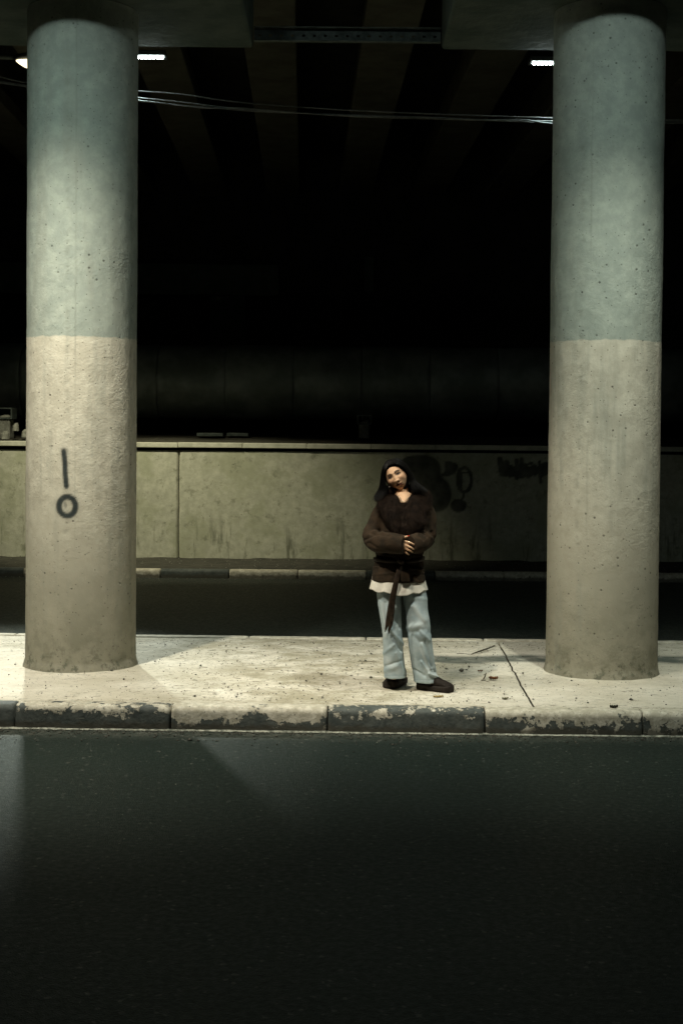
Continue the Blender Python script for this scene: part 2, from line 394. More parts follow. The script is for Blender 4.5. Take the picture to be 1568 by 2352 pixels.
def kerb_row(parent, X0, P, n, Y0, zb, flip, white, mats, H=.165, slope=KS):
    ms = [kerb_mesh(P-.009, H=H, seed=i) for i in range(3)]
    for i in range(n):
        x = X0+i*P; o = link('kerb_stone', ms[i % 3], mats, parent)
        o.matrix_parent_inverse = Matrix(); ploc = Vector(parent.location)
        a = math.atan(slope)
        if flip: o.location = Vector((x+P, Y0+slope*(x+P), zb))-ploc; o.rotation_euler = (0, 0, math.pi+a)
        else: o.location = Vector((x, Y0+slope*x + random.uniform(-.003, .003), zb))-ploc; o.rotation_euler = (random.uniform(-.01, .01), 0, a)
        wv = white(i); o.color = (wv, random.random(), 0, 1)
KP = 1.037; KX0 = on(32.5, 1650, 0)[0]+.02 - 5*KP
KX0 = at(33, 1655, 9.36)[0] - 5*KP
wt = {4: .12, 5: .38, 6: .54, 7: .31, 8: .56, 9: .60, 10: .12}
kerb_row(isl, KX0, KP, 14, FY, RZ, False, lambda i: wt.get(i, (.15, .7, .75)[i % 3]), M['kerb'])
kerb_row(isl, KX0+.3, KP, 14, BY, RZ, True, lambda i: (.92, .95, .9)[i % 3], M['kerb'])
# gutter line of pale mortar along the kerb foot
x = np.linspace(-7.5, 7.5, 900); hw = .010 + .007*noise(np.stack([x, x*0, x*0], -1), 9, 4, 3)
V = np.concatenate([np.stack([x, kl(FY, x)-hw-.004, x*0+RZ+.004], -1), np.stack([x, kl(FY, x)+.006, x*0+RZ+.014], -1)])
M['mortar'] = m_plain('gutter_mortar', (.07, .075, .06), (.34, .34, .28), 24, .9, .004)
link('mortar_line', quads('mortar_line', V, gridF(900, 2)), M['mortar'], isl)
# far pavement and kerb
PZ = -.048; FKY = 19.06
fp = empty('pavement', (0, 19.9, PZ), kind='structure')
X = np.linspace(-16, 16, 500); Y = np.linspace(FKY+.12, 21.0, 50); XX, YY = np.meshgrid(X, Y); P = np.stack([XX, YY, XX*0], -1)
Zp = PZ - .012 + .008*noise(P, 6, 2, 4) + .03*np.exp(-(20.82-YY)/.06)*(1+noise(P, 5, 8, 2))*.5
P[..., 2] = Zp; link('pavement_surface', quads('pavement_surface', P.reshape(-1, 3), gridF(500, 50)), M['pavement'], fp)
KP2 = .922; X2 = at(527, 1320, FKY)[0] - 12*KP2 + .0
kerb_row(fp, X2, KP2, 26, FKY, RZ, False, lambda i: (.86, .9, .03)[i % 3], M['kerb'], H=.117, slope=0)
# ------------------------------------------------------------------ columns
def column(cx, cy, seam_px, label, spray=None):
    ns, nz = 300, 420; H = EYE+3.2
    th = np.linspace(0, 2*np.pi, ns, endpoint=False); z = np.linspace(-.03, H, nz)
    TH, ZZ = np.meshgrid(th, z); r = .421 + .004*np.clip(1-ZZ/2, 0, 1)
    P = np.stack([np.cos(TH), np.sin(TH), ZZ], -1)
    Q = P*[.421, .421, 1]
    r = r + .0035*noise(Q, 1.6, 3, 2) + .0022*noise(Q, 9, 4, 3)
    r = r + np.where(ZZ < .06, .014*(1-ZZ/.06)*(1+noise(Q, 8, 6, 3)), 0)
    V = np.stack([cx+r*np.cos(TH), cy+r*np.sin(TH), ZZ], -1).reshape(-1, 3)
    F = gridF(ns, nz, True); me = quads('concrete_column', V, F)
    px, py = proj(V); front = (V[:, 1]-cy) < .0
    lx = seam_px(py) + 1.5*noise(np.stack([py*0, py, py*0], -1), .03, 3, 3)
    s = np.exp(-((px-lx)/1.6)**2)*front*.7*np.clip(noise(V, 1.5, 3, 3)*2+.6, 0, 1)*sstep(1450, 1000, py)
    lx2 = seam_px(py)-18 + 9*noise(np.stack([py*0, py, py*0], -1), .02, 13, 3)
    s = s + .55*np.exp(-((px-lx2)/6)**2)*front*np.clip(noise(V*[1, 1, 2], 20, 3, 3)*4-.2, 0, 1)*sstep(60, 300, py)*sstep(1500, 1200, py)
    attr(me, 'seam', np.clip(s, 0, 1))
    sp = np.zeros(len(V))
    if spray:
        for pts, wd, k in spray:
            d = polyd(px, py, pts); sp = np.maximum(sp, k*(.75*sstep(wd, wd*.55, d) + .25*np.exp(-(d/wd/1.1)**2)))
        sp *= front
    attr(me, 'spray', sp)
    return link('concrete_column', me, M['column'], label=label, cat='column', group='round columns carrying the bridge')
ring_ = [(155+19*math.cos(a), 1163+22*math.sin(a)) for a in np.linspace(0, 2*math.pi, 24)]
column(*COLS[0], lambda y: 177-.004*(y-60), 'thick round concrete column with black spray painted stroke and ring, beyond the patchy kerb',
       [([(147, 1037), (149.5, 1060), (150.5, 1090), (153, 1117)], 7.8, .99), (ring_, 8.8, .99), ([(146, 1034), (150, 1036)], 9, .4), ([(149, 1155), (151, 1163)], 5, .5)])
column(*COLS[1], lambda y: 1362-.014*(y-60), 'thick round concrete column without graffiti, beside the cracked paving joint')
# ------------------------------------------------------------------ pier caps
def cap(x0, x1, label):
    z0 = EYE+3.2; bm = bmesh.new(); box_bm(bm, (x0, 10.1, z0+.003), (x1, 12.03, z0+1.75), .03, 3)
    me = bpy.data.meshes.new('pier_cap'); bm.to_mesh(me); bm.free()
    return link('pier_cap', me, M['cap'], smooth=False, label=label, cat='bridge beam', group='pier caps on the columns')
cap(-8.5, at(582, 110, 12.03)[0], 'dark concrete pier cap resting on the graffiti column')
cap(at(1013, 120, 12.03)[0], 8.5, 'dark concrete pier cap resting on the column without graffiti')
# steel channel between the caps
xa, xb = at(584, 100, 11.9)[0], at(1011, 110, 11.9)[0]; zb = EYE+3.225
ch = empty('steel_channel', ((xa+xb)/2, 11.9, zb), label='perforated steel channel bridging the gap between the two pier caps', cat='steel beam')
nh = 17; cell = (xb-xa)/nh; V = []; F = []
def q(a, b, c, d):
    i = len(V); V.extend([a, b, c, d]); F.append((i, i+1, i+2, i+3))
za, zt_ = zb+.004, zb+.105
for i in range(nh):
    x0 = xa+i*cell; x1 = x0+cell; hx0, hx1 = x0+cell*.36, x0+cell*.62; h0, h1 = zb+.045, zb+.062
    for yy in (11.90, 11.907):
        q((x0, yy, za), (x1, yy, za), (x1, yy, h0), (x0, yy, h0)); q((x0, yy, h1), (x1, yy, h1), (x1, yy, zt_), (x0, yy, zt_))
        q((x0, yy, h0), (hx0, yy, h0), (hx0, yy, h1), (x0, yy, h1)); q((hx1, yy, h0), (x1, yy, h0), (x1, yy, h1), (hx1, yy, h1))
    q((hx0, 11.9, h0), (hx0, 11.907, h0), (hx0, 11.907, h1), (hx0, 11.9, h1)); q((hx1, 11.9, h0), (hx1, 11.907, h0), (hx1, 11.907, h1), (hx1, 11.9, h1))
link('web', pyd('web', V, F), M['steel'], ch, smooth=False)
box('flange', (xa, 11.84, zb-.004), (xb, 11.899, zb+.003), M['steel'], ch)
box('flange', (xa, 11.84, zt_+.001), (xb, 11.899, zt_+.008), M['steel'], ch)
# ------------------------------------------------------------------ deck and girders
GZ = EYE+4.8
deck = empty('bridge_deck', (0, 16, GZ), label='concrete bridge deck overhead with girders running away from the lens', cat='bridge')
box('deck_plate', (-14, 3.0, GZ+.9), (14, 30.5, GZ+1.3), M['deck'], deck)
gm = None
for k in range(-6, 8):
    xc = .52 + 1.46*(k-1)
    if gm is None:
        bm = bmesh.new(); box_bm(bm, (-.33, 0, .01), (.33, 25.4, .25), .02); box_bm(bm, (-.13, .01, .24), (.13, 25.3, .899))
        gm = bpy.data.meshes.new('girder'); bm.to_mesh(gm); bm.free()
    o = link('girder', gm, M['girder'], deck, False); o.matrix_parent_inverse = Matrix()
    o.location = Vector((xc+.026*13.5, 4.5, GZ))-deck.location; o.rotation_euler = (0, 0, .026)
# ------------------------------------------------------------------ far retaining wall
WY = 20.8; WT = EYE-.19
rw = empty('retaining_wall', (0, WY, PZ), label='stained concrete retaining wall with coping across the far side of the road', cat='wall')
jx = at(410.5, 1150, WY)[0]
def wpanel(x0, x1):
    nx = int((x1-x0)/.018); nz = 74; X = np.linspace(x0, x1, nx); Z = np.linspace(PZ-.05, WT-.115, nz); XX, ZZ = np.meshgrid(X, Z)
    P = np.stack([XX, XX*0+WY, ZZ], -1); e = np.minimum(XX-x0, x1-XX)
    P[..., 1] += .004*noise(P, 3, 3, 3) + .03*np.exp(-e/.008)
    P[..., 0] += .010*noise(P, 4, 7, 2)*np.exp(-e/.05)
    V = P.reshape(-1, 3)
    nb = len(V); Vb = V.copy(); Vb[:, 1] += 0
    me = quads('panel', V, gridF(nx, nz))
    px, py = proj(V); sp = np.zeros(nb)
    j = 5*noise(V, 5, 3, 2)
    def disc(cx, cy, rx, ry, k=.93): return k*sstep(1.08, .90, np.hypot((px-cx)/rx, (py-cy)/ry)+.06*noise(V, 6, 8, 2))
    def strok(pts, wd, k=.93): d = polyd(px, py, pts)+.35*j*.4; return k*sstep(wd*1.15, wd*.75, d)
    L = [disc(966, 1078, 47, 35), disc(1003, 1136, 34, 42), disc(985, 1105, 30, 40), disc(940, 1066, 20, 18),
         strok([(1028, 1066), (1044, 1072), (1038, 1082), (1026, 1087)], 8), strok([(1030, 1074), (1040, 1076)], 10), strok([(1024, 1086), (1016, 1092)], 4),
         strok([(1066+16*math.cos(a), 1102+28*math.sin(a)) for a in np.linspace(0, 6.3, 20)], 4.2),
         strok([(1054+3*math.sin(a), 1080+a*14) for a in np.linspace(0, 3, 8)], 5.5), strok([(1058, 1087), (1078, 1084)], 2.2),
         strok([(1066, 1128), (1062, 1144)], 3), disc(1052, 1161, 19, 15.5),
         strok([(1147, 1055), (1152, 1088)], 7), strok([(1150, 1062), (1160, 1090), (1163, 1062)], 7), disc(1180, 1082, 14, 12), disc(1200, 1080, 14, 18), disc(1245, 1080, 14, 14), strok([(1172, 1072), (1170, 1092), (1180, 1090)], 6),
         strok([(1186, 1058), (1186, 1097)], 6), strok([(1197, 1056), (1196, 1094)], 6), disc(1212, 1084, 13, 14), disc(1226, 1080, 10, 14), strok([(1205, 1068), (1220, 1064)], 3),
         strok([(1238, 1062), (1241, 1108)], 4), strok([(1241, 1070), (1256, 1066), (1258, 1084), (1244, 1090)], 6)]
    sp = np.clip(np.maximum.reduce(L), 0, .93); sp *= (.82+.18*noise(V, 9, 3, 2))
    attr(me, 'spray', np.clip(sp, 0, 1))
    link('panel', me, M['wall'], rw)
wpanel(-14, jx-6.3); wpanel(jx-6.285, jx-.007); wpanel(jx+.008, jx+6.0); wpanel(jx+6.015, 14)
box('core', (-14, WY+.03, PZ-.1), (14, WY+.30, WT-.12), M['dirt'], rw)
cpm = None; cp = .937; cx0 = at(410, 1018, WY)[0]-12*cp
for i in range(30):
    if cpm is None:
        bm = bmesh.new(); box_bm(bm, (.003, -.05, -.0725), (cp-.003, .32, 0), .008); cpm = bpy.data.meshes.new('coping_stone'); bm.to_mesh(cpm); bm.free()
    o = link('coping_stone', cpm, M['coping'], rw, False); o.matrix_parent_inverse = Matrix(); o.location = Vector((cx0+i*cp, WY+random.uniform(-.003, .003), WT+random.uniform(-.002, .002)))-rw.location
# ------------------------------------------------------------------ embankment, pipe, stands, abutment
X = np.linspace(-16, 16, 260); Y = np.linspace(WY+.3, 31, 70); XX, YY = np.meshgrid(X, Y); P = np.stack([XX, YY, XX*0], -1)
P[..., 2] = WT-.03 + np.clip((YY-WY-.3)/3.0, 0, 1)*.14 + .03*noise(P, 1.5, 2, 4) + np.clip(YY-25.5, 0, 9)*.5
link('embankment', quads('embankment', P.reshape(-1, 3), gridF(260, 70)), M['dirt'], kind='structure')
pipe = empty('heating_pipe', (0, 24.2, 2.64), label='huge dented metal clad pipe lying behind the retaining wall', cat='pipe')
pp = 1.135; px0 = at(516, 880, 23.6)[0] - 9*pp
for i in range(19):
    ns, nx = 120, 40; th = np.linspace(0, 2*np.pi, ns, endpoint=False); X = np.linspace(px0+i*pp+.004, px0+(i+1)*pp-.004, nx)
    TH, XX = np.meshgrid(th, X); Q = np.stack([XX, np.cos(TH)*.6+24.2, np.sin(TH)*.6], -1)
    r = .62 - .05*np.clip(noise(Q+i*2.7, 1.6, 3, 3)-.1, 0, 1) + .008*noise(Q, 3, 2, 2) + .012*(i % 2)
    e = np.minimum(XX-X[0], X[-1]-XX); r = r - .01*np.exp(-e/.006)
    V = np.stack([XX, 24.2+r*np.cos(TH), 2.64+r*np.sin(TH)], -1).reshape(-1, 3)
    link('pipe_section', quads('pipe_section', V, gridF(ns, nx, True)), M['tin'], pipe)
for i in range(-3, 4):
    box('saddle', (i*4.35-.15, 23.9, 1.6), (i*4.35+.15, 24.5, 2.09), M['deck'], pipe) if i else None
def stand(Y, xl, xr, yt, yf, yb, label):
    a = at(xl, yt, Y); b = at(xr, yt, Y); zt = a[2]; zm = at(xl, yf, Y)[2]; zb_ = at(xl, yb, Y)[2]-.04
    e = empty('support_stand', ((a[0]+b[0])/2, Y, zb_), label=label, cat='stand', group='open metal frames on blocks behind the wall')
    t = .018; x0, x1 = a[0], b[0]; bm = bmesh.new()
    box_bm(bm, (x0, Y, zt-t), (x1, Y+.35, zt)); box_bm(bm, (x0, Y+.001, zm+t), (x0+t, Y+.349, zt-t)); box_bm(bm, (x1-t, Y+.001, zm+t), (x1, Y+.349, zt-t)); box_bm(bm, (x0, Y, zm), (x1, Y+.35, zm+t))
    me = bpy.data.meshes.new('frame'); bm.to_mesh(me); bm.free(); link('frame', me, M['steel'], e, False)
    box('block', (x0+.03, Y+.03, zb_), (x1-.04, Y+.33, zm-.002), M['rubble'], e, .01)
    V, F = rings([((x0+x1)/2, Y+.15, zm+t), ((x0+x1)/2+.02, Y+.15, zm+t+.03), ((x0+x1)/2+.04, Y+.15, zm+t+.055)], [(x1-x0)/2-.03, (x1-x0)/2-.05, .03], [.13, .1, .03], 14)
    V = V + .008*noise(V, 20, 2, 2)[:, None]; link('rubble', pyd('rubble', V, F), M['rubble'], e)
    return x0, x1, zb_
stand(22.6, 820, 853, 953, 975, 1001, 'small open metal frame on a concrete block above the wall, left of the woman')
x0, x1, z_ = stand(22.0, -14, 28, 936, 962, 1001, 'larger open metal frame on a block at the left picture edge above the wall')
for (a, b, c, lab) in ((452, 512, 22.9, 'thin pale concrete plate on the bank above the wall, nearer the graffiti column'), (521, 570, 22.95, 'thin pale concrete plate on the bank above the wall, nearer the woman')):
    p0 = at(a, 999, c); p1 = at(b, 999, c); o = box('concrete_plate', (p0[0], c, p0[2]-.02), (p1[0], c+.4, p0[2]+.035), M['steel'], None, .006, label=lab, cat='concrete plate', group='loose plates behind the wall')
for (a, b, y, c) in ((50, 68, 992, 21.8), (2, 22, 996, 21.7), (30, 44, 978, 21.75)):
    p = at((a+b)/2, y, c); s = (b-a)/2*c/FPX
    V, F = rings([(p[0], c, p[2]-.08), (p[0], c, p[2]), (p[0]+.01, c, p[2]+.04)], [s, s*.9, s*.5], [.08, .07, .04], 10); V = V + .012*noise(V, 15, int(a), 2)[:, None]
    link('rubble_block', pyd('rubble_block', V, F), M['rubble'], smooth=False, label={50: 'pale lump of broken concrete just left of the graffiti column foot line above the wall', 2: 'low pale concrete lump under the larger metal frame', 30: 'upright pale concrete chunk beside the larger metal frame'}[a], cat='rubble', group='concrete lumps above the wall')
ab = empty('bridge_abutment', (0, 29.4, 2), label='dark concrete bridge abutment at the far end under the girders', cat='abutment')
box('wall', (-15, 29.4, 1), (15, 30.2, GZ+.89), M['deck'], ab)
za0 = at(784, 682, 29)[2]; za1 = at(784, 612, 29)[2]
box('bearing_shelf', (-15, 28.8, za0), (at(640, 640, 28.8)[0], 29.399, za1), M['cap'], ab, .01)
box('pilaster', (at(483, 700, 28.9)[0], 28.9, 1.4), (at(565, 700, 28.9)[0], 29.398, za0-.003), M['cap'], ab, .01)
box('pilaster', (at(836, 650, 29.0)[0], 29.0, za0+.1), (at(858, 650, 29.0)[0], 29.397, za1+.2), M['cap'], ab, .01)
# ------------------------------------------------------------------ lamps
def spot(pos, aim, power, color, size, parent=None, blend=1.0, rad=.06, sc=(1, 1, 1)):
    l = bpy.data.lights.new('lamp_light', 'SPOT'); l.energy = power; l.color = color; l.spot_size = R(size); l.spot_blend = blend; l.shadow_soft_size = rad
    o = bpy.data.objects.new('lamp_light', l); COL.objects.link(o); o.location = pos
    d = Vector(aim)-Vector(pos); o.rotation_euler = d.to_track_quat('-Z', 'Y').to_euler(); o.scale = sc; return o
def led_bar(cx, cy, cz, label):
    e = empty('led_luminaire', (cx, cy, cz), label=label, cat='lamp', group='lit LED luminaires behind the pier caps')
    L = .275
    box('housing', (cx-L-.02, cy-.05, cz+.012), (cx+L+.02, cy+.12, cz+.055), M['dark'], e, .01)
    box('bracket', (cx-.04, 12.035, cz+.056), (cx+.04, cy+.03, cz+.14), M['dark'], e, .004)
    lm = None
    for i in range(16):
        if lm is None:
            bm = bmesh.new(); bmesh.ops.create_uvsphere(bm, u_segments=10, v_segments=6, radius=.017)
            for v in bm.verts: v.co.z *= .75
            lm = bpy.data.meshes.new('led'); bm.to_mesh(lm); bm.free()
        o = link('led', lm, M['led'], e); o.matrix_parent_inverse = Matrix(); o.location = (-L+.017+i*(2*L-.034)/15, -.01, 0)
    spot((cx, cy-.01, cz-.03), (cx, cy+.25, 0), parent=e, **BACK_LED, rad=.08)
pL = at(377, 133, 12.3); pR = at(1221, 146, 12.3)
led_bar(pL[0]-.275, 12.3, pL[2], 'lit white LED bar lamp beside the graffiti column under the pier cap')
led_bar(pR[0]+.275, 12.3, pR[2], 'lit white LED bar lamp beside the column without graffiti under the pier cap')
# warm lamp over the far road
p = at(39, 141, 17.6)
fl = empty('street_lamp', (p[0], 17.6, p[2]), label='warm glowing teardrop lamp on a horizontal arm left of the graffiti column', cat='lamp')
V, F = tube([(p[0]-.005, 17.6, p[2]+.01), (p[0]+.05, 17.6, p[2]-.005), (p[0]+.16, 17.6, p[2]-.03), (p[0]+.34, 17.6, p[2]-.035), (p[0]+.42, 17.6, p[2]+.0)], [.012, .045, .078, .075, .03], 18, 24, .75)
link('lens', pyd('lens', V, F), M['lens'], fl)
V, F = tube([(p[0]-.04, 17.6, p[2]+.035), (p[0]+.1, 17.6, p[2]+.06), (p[0]+.4, 17.6, p[2]+.07), (p[0]+.6, 17.6, p[2]+.05)], [.03, .085, .09, .05], 16, 20, .5)
link('housing', pyd('housing', V, F), M['dark'], fl)
V, F = tube([(p[0]+.02, 17.63, p[2]+.06), (p[0]-.9, 17.65, p[2]+.062), (p[0]-1.0, 17.65, p[2]+.1), (p[0]-1.0, 17.65, GZ+.012)], .032, 12)
link('arm', pyd('arm', V, F), M['steel'], fl)
for L in (WALL_BEAM, ROAD_BEAM): spot((p[0]+.2, 17.6, p[2]-.14), parent=fl, rad=.10, **L)
# unseen flood lamps: two light the columns, a narrow one is added for the woman
for L, lab in ((MID_FILL, 'added unseen warm flood lamp above the near road, lighting the woman'), (LEFT_FLOOD, 'warm flood lamp on an arm of the pier cap over the graffiti column'), (RIGHT_FLOOD, 'cool flood lamp on an arm of the pier cap over the other column')):
    x, y, z = L['pos']; e = empty('flood_lamp', (x, y, z), label=lab, cat='lamp', group='flood lamps on the near side of the bridge')
    d = (Vector(L['aim'])-Vector(L['pos'])).normalized(); rot = d.to_track_quat('-Z', 'Y')
    bm = bmesh.new(); box_bm(bm, (-.22, -.15, .03), (.22, .15, .10), .02); me = bpy.data.meshes.new('housing'); bm.to_mesh(me); bm.free()
    o = link('housing', me, M['dark'], e); o.matrix_parent_inverse = Matrix(); o.rotation_euler = rot.to_euler()
    bm = bmesh.new(); box_bm(bm, (-.19, -.12, .022), (.19, .12, .0295)); me = bpy.data.meshes.new('lens'); bm.to_mesh(me); bm.free()
    o = link('lens', me, M['led'], e); o.matrix_parent_inverse = Matrix(); o.rotation_euler = rot.to_euler()
    V, F = tube([(x, y, z+.08), (x, y, z+.35), (x, 10.09, z+.36)] if y > 8 else [(x, y, z+.08), (x, y, GZ+.92)], .02, 10); link('arm', pyd('hanger', V, F), M['dark'], e)
    spot(**L, rad=.07)
    if y > 8: spot((x, y-.02, z-.02), (x*.97, 10.6, 1.7), rad=.07, **dict(SHAFT_FILL, power=SHAFT_FILL['power']*(1 if x < 0 else .42)))
# ------------------------------------------------------------------ cables
cab = [([(-60, 160), (62, 190), (190, 200), (318, 209), (420, 217), (560, 236), (784, 252), (1000, 262), (1272, 271), (1399, 273), (1524, 275), (1640, 276)], .011, 'topmost thin cable strung between the two columns behind them'),
       ([(-60, 178), (62, 196), (190, 213), (318, 224.5), (420, 235), (560, 251), (784, 264), (1000, 270), (1130, 277), (1272, 278), (1399, 279), (1524, 279), (1640, 276)], .012, 'middle cable strung between the two columns behind them'),
       ([(-60, 181), (62, 199), (190, 216), (318, 230.5), (400, 240), (470, 248), (560, 249), (784, 266), (1000, 273), (1110, 276), (1200, 275), (1272, 284), (1399, 284), (1524, 283), (1640, 280)], .012, 'lowest sagging cable strung between the two columns behind them'),
       ([(318, 233), (360, 236), (420, 243), (470, 246), (600, 257), (760, 262), (950, 268), (1100, 275), (1180, 279), (1225, 281)], .008, 'thin loose cable wound around the lowest strung cable')]
for pts, rr, lab in cab:
    W_ = [at(a, b, 12.50+.02*math.sin(i*1.7)) for i, (a, b) in enumerate(pts)]
    V, F = tube(W_, rr*.55, 8, 120); link('cable', pyd('cable', V, F), M['cable'], label=lab, cat='cable', group='cables strung behind the columns')

# ------------------------------------------------------------------ the woman
YW = 10.06; FOOT = on(925, 1585, 0)
def Pp(x, y, dy=0.0):                  # photograph point on the woman's plane, dy metres behind it
    a = at(x, y, YW); s = 1/324.8
    return np.array([a[0], YW+dy, a[2]])
PX = 1/324.8
woman = empty('person', (Pp(925, 1585)[0], YW, 0), label='woman with long black hair, brown fur collared coat and pale jeans, hands clasped, head tilted', cat='person')
skinM = Mt('skin', .6, spec=.2)
skinM.col(skinM.attr('fcol', 'Color')); skinM.b.inputs['Subsurface Weight'].default_value = .0; skinM.b.inputs['Subsurface Radius'].default_value = (.01, .004, .002); skinM.b.inputs['Subsurface Scale'].default_value = .5
skinM.bump(skinM.noise(300, 2), .0005, .5); M['skin'] = skinM.m
def m_cloth(name, c1, c2, sc, rough=.9, bump=.002, sheen=0.0, fine=300, fd=.0006):
    m = Mt(name, rough, spec=.15); f = m.noise(sc, 5, .65)
    c = m.mix(m.ramp(f, .35, .66), c1, c2); m.col(c)
    if sheen: m.b.inputs['Sheen Weight'].default_value = sheen; m.b.inputs['Sheen Roughness'].default_value = .5
    m.bump(f, bump, .8); m.bump(m.noise(fine, 3), fd, .8); return m.m
M['coat'] = m_cloth('brown_suede', (.015, .0105, .0062), (.032, .0200, .0112), 14)
M['shirt'] = m_cloth('white_cotton', (.58, .55, .48), (.68, .65, .57), 20)
M['belt'] = m_cloth('dark_belt_suede', (.014, .009, .006), (.036, .024, .016), 30, .6)
M['shoe'] = m_cloth('dark_nubuck', (.012, .009, .0075), (.020, .0155, .0125), 40, .85)
M['sole'] = m_cloth('dark_rubber', (.016, .012, .010), (.024, .019, .015), 40, .75)
jm = Mt('washed_denim', .9, spec=.15)
f1 = jm.noise(9, 5, .65); f2 = jm.noise(420, 2)
c = jm.mix(jm.ramp(f1, .32, .68), (.29, .36, .385), (.42, .49, .505))
c = jm.mix(jm.math('MULTIPLY', jm.attr('worn'), .8), c, (.56, .61, .61))
c = jm.mix(jm.math('MULTIPLY', jm.attr('seam'), .6), c, (.07, .11, .125))
c = jm.mix(jm.ramp(f2, .3, .7, 0, .25), c, (.12, .17, .19)); jm.col(c)
jm.bump(jm.noise(30, 4), .003, .6); jm.bump(f2, .0006, .8); M['denim'] = jm.m
furm = Mt('dark_fur', .75, spec=.1); fc = furm.noise(25, 4, .6); furm.col(furm.mix(furm.ramp(fc, .35, .65), (.007, .0042, .0026), (.021, .0125, .008))); M['fur'] = furm.m
hm = Mt('black_hair', .40, spec=.10); hm.col((.0055, .005, .0045)); M['hair'] = hm.m
M['silver'] = m_plain('silver_ring', (.7, .66, .58), (.8, .76, .68), 50, .25, .0002, 1.0)
M['nail_bare'] = Mt('bare_nail', .25, spec=.6).col((.30, .24, .20)).m
M['nail'] = Mt('red_nail', .15, spec=.6).col((.45, .02, .01)).m
# ---- head frame
TL = R(29); YAW = R(-9); NOD = R(-4)
ex = np.array([math.cos(TL), 0, math.sin(TL)]); ez = np.array([-math.sin(TL), 0, math.cos(TL)]); ey = np.array([0, 1.0, 0])
B = np.column_stack([ex, ey, ez])
def rotz(a): return np.array([[math.cos(a), -math.sin(a), 0], [math.sin(a), math.cos(a), 0], [0, 0, 1]])
def rotx(a): return np.array([[1, 0, 0], [0, math.cos(a), -math.sin(a)], [0, math.sin(a), math.cos(a)]])
HB = B @ rotz(YAW) @ rotx(NOD)
EYES = Pp(903.5, 1092.0, -.095)        # point between the eyes on the face surface
HC = EYES + HB @ np.array([0, .088, -.002])
def toH(V): return (V-HC) @ HB
# ---- head mesh (local: x picture right, y back, z crown; eyes at z=0)
nu, nv = 160, 120
u = np.linspace(0, 2*np.pi, nu, endpoint=False); v = np.linspace(.02, np.pi-.02, nv); U, Vv = np.meshgrid(u, v)
dx, dy_, dz = np.sin(Vv)*np.sin(U), -np.sin(Vv)*np.cos(U), np.cos(Vv)
zz = np.where(dz > 0, dz*.112, dz*.108)
xx = dx*.0735; yy = dy_*np.where(dy_ < 0, .090, .105)
jaw = np.clip(-zz/.108, 0, 1)
xx = xx*(1-.22*jaw**2.2) * np.where(zz < 0, 1+.10*np.sin(jaw*np.pi), 1)
yy = np.where(yy > 0, yy*(1-.55*jaw), yy*(1-.10*jaw**2)*np.where(zz > .05, 1-.22*((zz-.05)/.06)**2, 1))
H = np.stack([xx, yy, zz], -1).reshape(-1, 3)
def g(x, z, cx, cz, sx, sz): return np.exp(-((x-cx)/sx)**2-((z-cz)/sz)**2)
def face_disp(H):
    x, y, z = H.T; fr = sstep(.0, -.05, y); d = np.zeros(len(H)); ax = np.abs(x)
    ramp = np.clip((.010-z)/.046, 0, 1)
    nose = (.004+.015*ramp**1.2)*np.exp(-(x/(.0080+.0045*ramp))**2)*sstep(.016, .004, z)*sstep(-.052, -.040, z)
    d += nose + .0075*g(ax, z, .0125, -.037, .006, .007)
    d += .0028*g(ax, z, .026, .021, .021, .007) + .003*g(x, z, 0, .022, .02, .012)
    d -= .0125*g(ax, z, .031, .002, .017, .011) + .004*g(ax, z, .014, .004, .007, .012)
    d += .0065*g(ax, z, .031, .001, .0125, .0075)                  # lids over the eyeball
    d += .0050*g(ax, z, .042, -.026, .020, .016) - .004*g(ax, z, .044, -.062, .016, .02)
    d += .0060*g(x, z, 0, -.0610, .021, .0050) + .0068*g(x, z, 0, -.0722, .018, .0058) - .0045*g(x, z, 0, -.0665, .024, .0022)
    d -= .0035*g(x, z, 0, -.0815, .018, .0045); d += .0075*g(x, z, 0, -.097, .02, .012)
    d += .003*g(x, z, 0, -.066, .034, .02)
    return d*fr
H[:, 1] -= face_disp(H)
HV = H @ HB.T + HC; HF = [tuple(t) for t in gridF(nu, nv, True)]
top = len(HV); HV = np.vstack([HV, HC+HB@[0, 0, .112], HC+HB@[0, 0, -.108]])
HF += [(top, (i+1) % nu, i) for i in range(nu)]; o_ = (nv-1)*nu; HF += [(top+1, o_+i, o_+(i+1) % nu) for i in range(nu)]
chin_c = HC + HB @ np.array([0, .0, -.06])
neckb = Pp(927, 1158, .0)
neck = tube([neckb, (neckb+chin_c)/2+[0, .012, 0], chin_c+[0, .02, .0]], [.060, .052, .050], 20, 12, 1.0, up=(0, 1, 0))
ears = [tube([HC+HB@[s*.070, .012, -.03], HC+HB@[s*.077, .018, -.012], HC+HB@[s*.079, .024, .006], HC+HB@[s*.072, .02, .016]], [.006, .010, .011, .006], 10, 10, .5) for s in (-1, 1)]
torso = rings([Pp(927, 1147), Pp(927, 1160), Pp(926, 1200), Pp(920, 1250), Pp(917, 1290), Pp(919, 1330), Pp(920, 1345)], [.065, .11, .13, .12, .13, .13, .10], [.05, .09, .10, .09, .10, .10, .09], 32, 30)
chest = tube([Pp(927, 1135, -.02), Pp(927, 1160, -.05)], [.055, .07], 20, 6, 1.0, up=(0, 1, 0))
def limb(pts, rad, n=24, ns=20, flat=1.0, up=(0, 1, 0)): return tube(pts, rad, ns, n, flat, up=up)
armL = limb([Pp(884, 1174, .0), Pp(862, 1205, -.005), Pp(855, 1236, -.03), Pp(895, 1240, -.16), Pp(922, 1244, -.215)], [.045, .042, .036, .031, .024])
armR = limb([Pp(972, 1174, .0), Pp(980, 1205, -.005), Pp(980, 1238, -.03), Pp(958, 1246, -.13), Pp(932, 1248, -.165)], [.045, .042, .036, .031, .024])
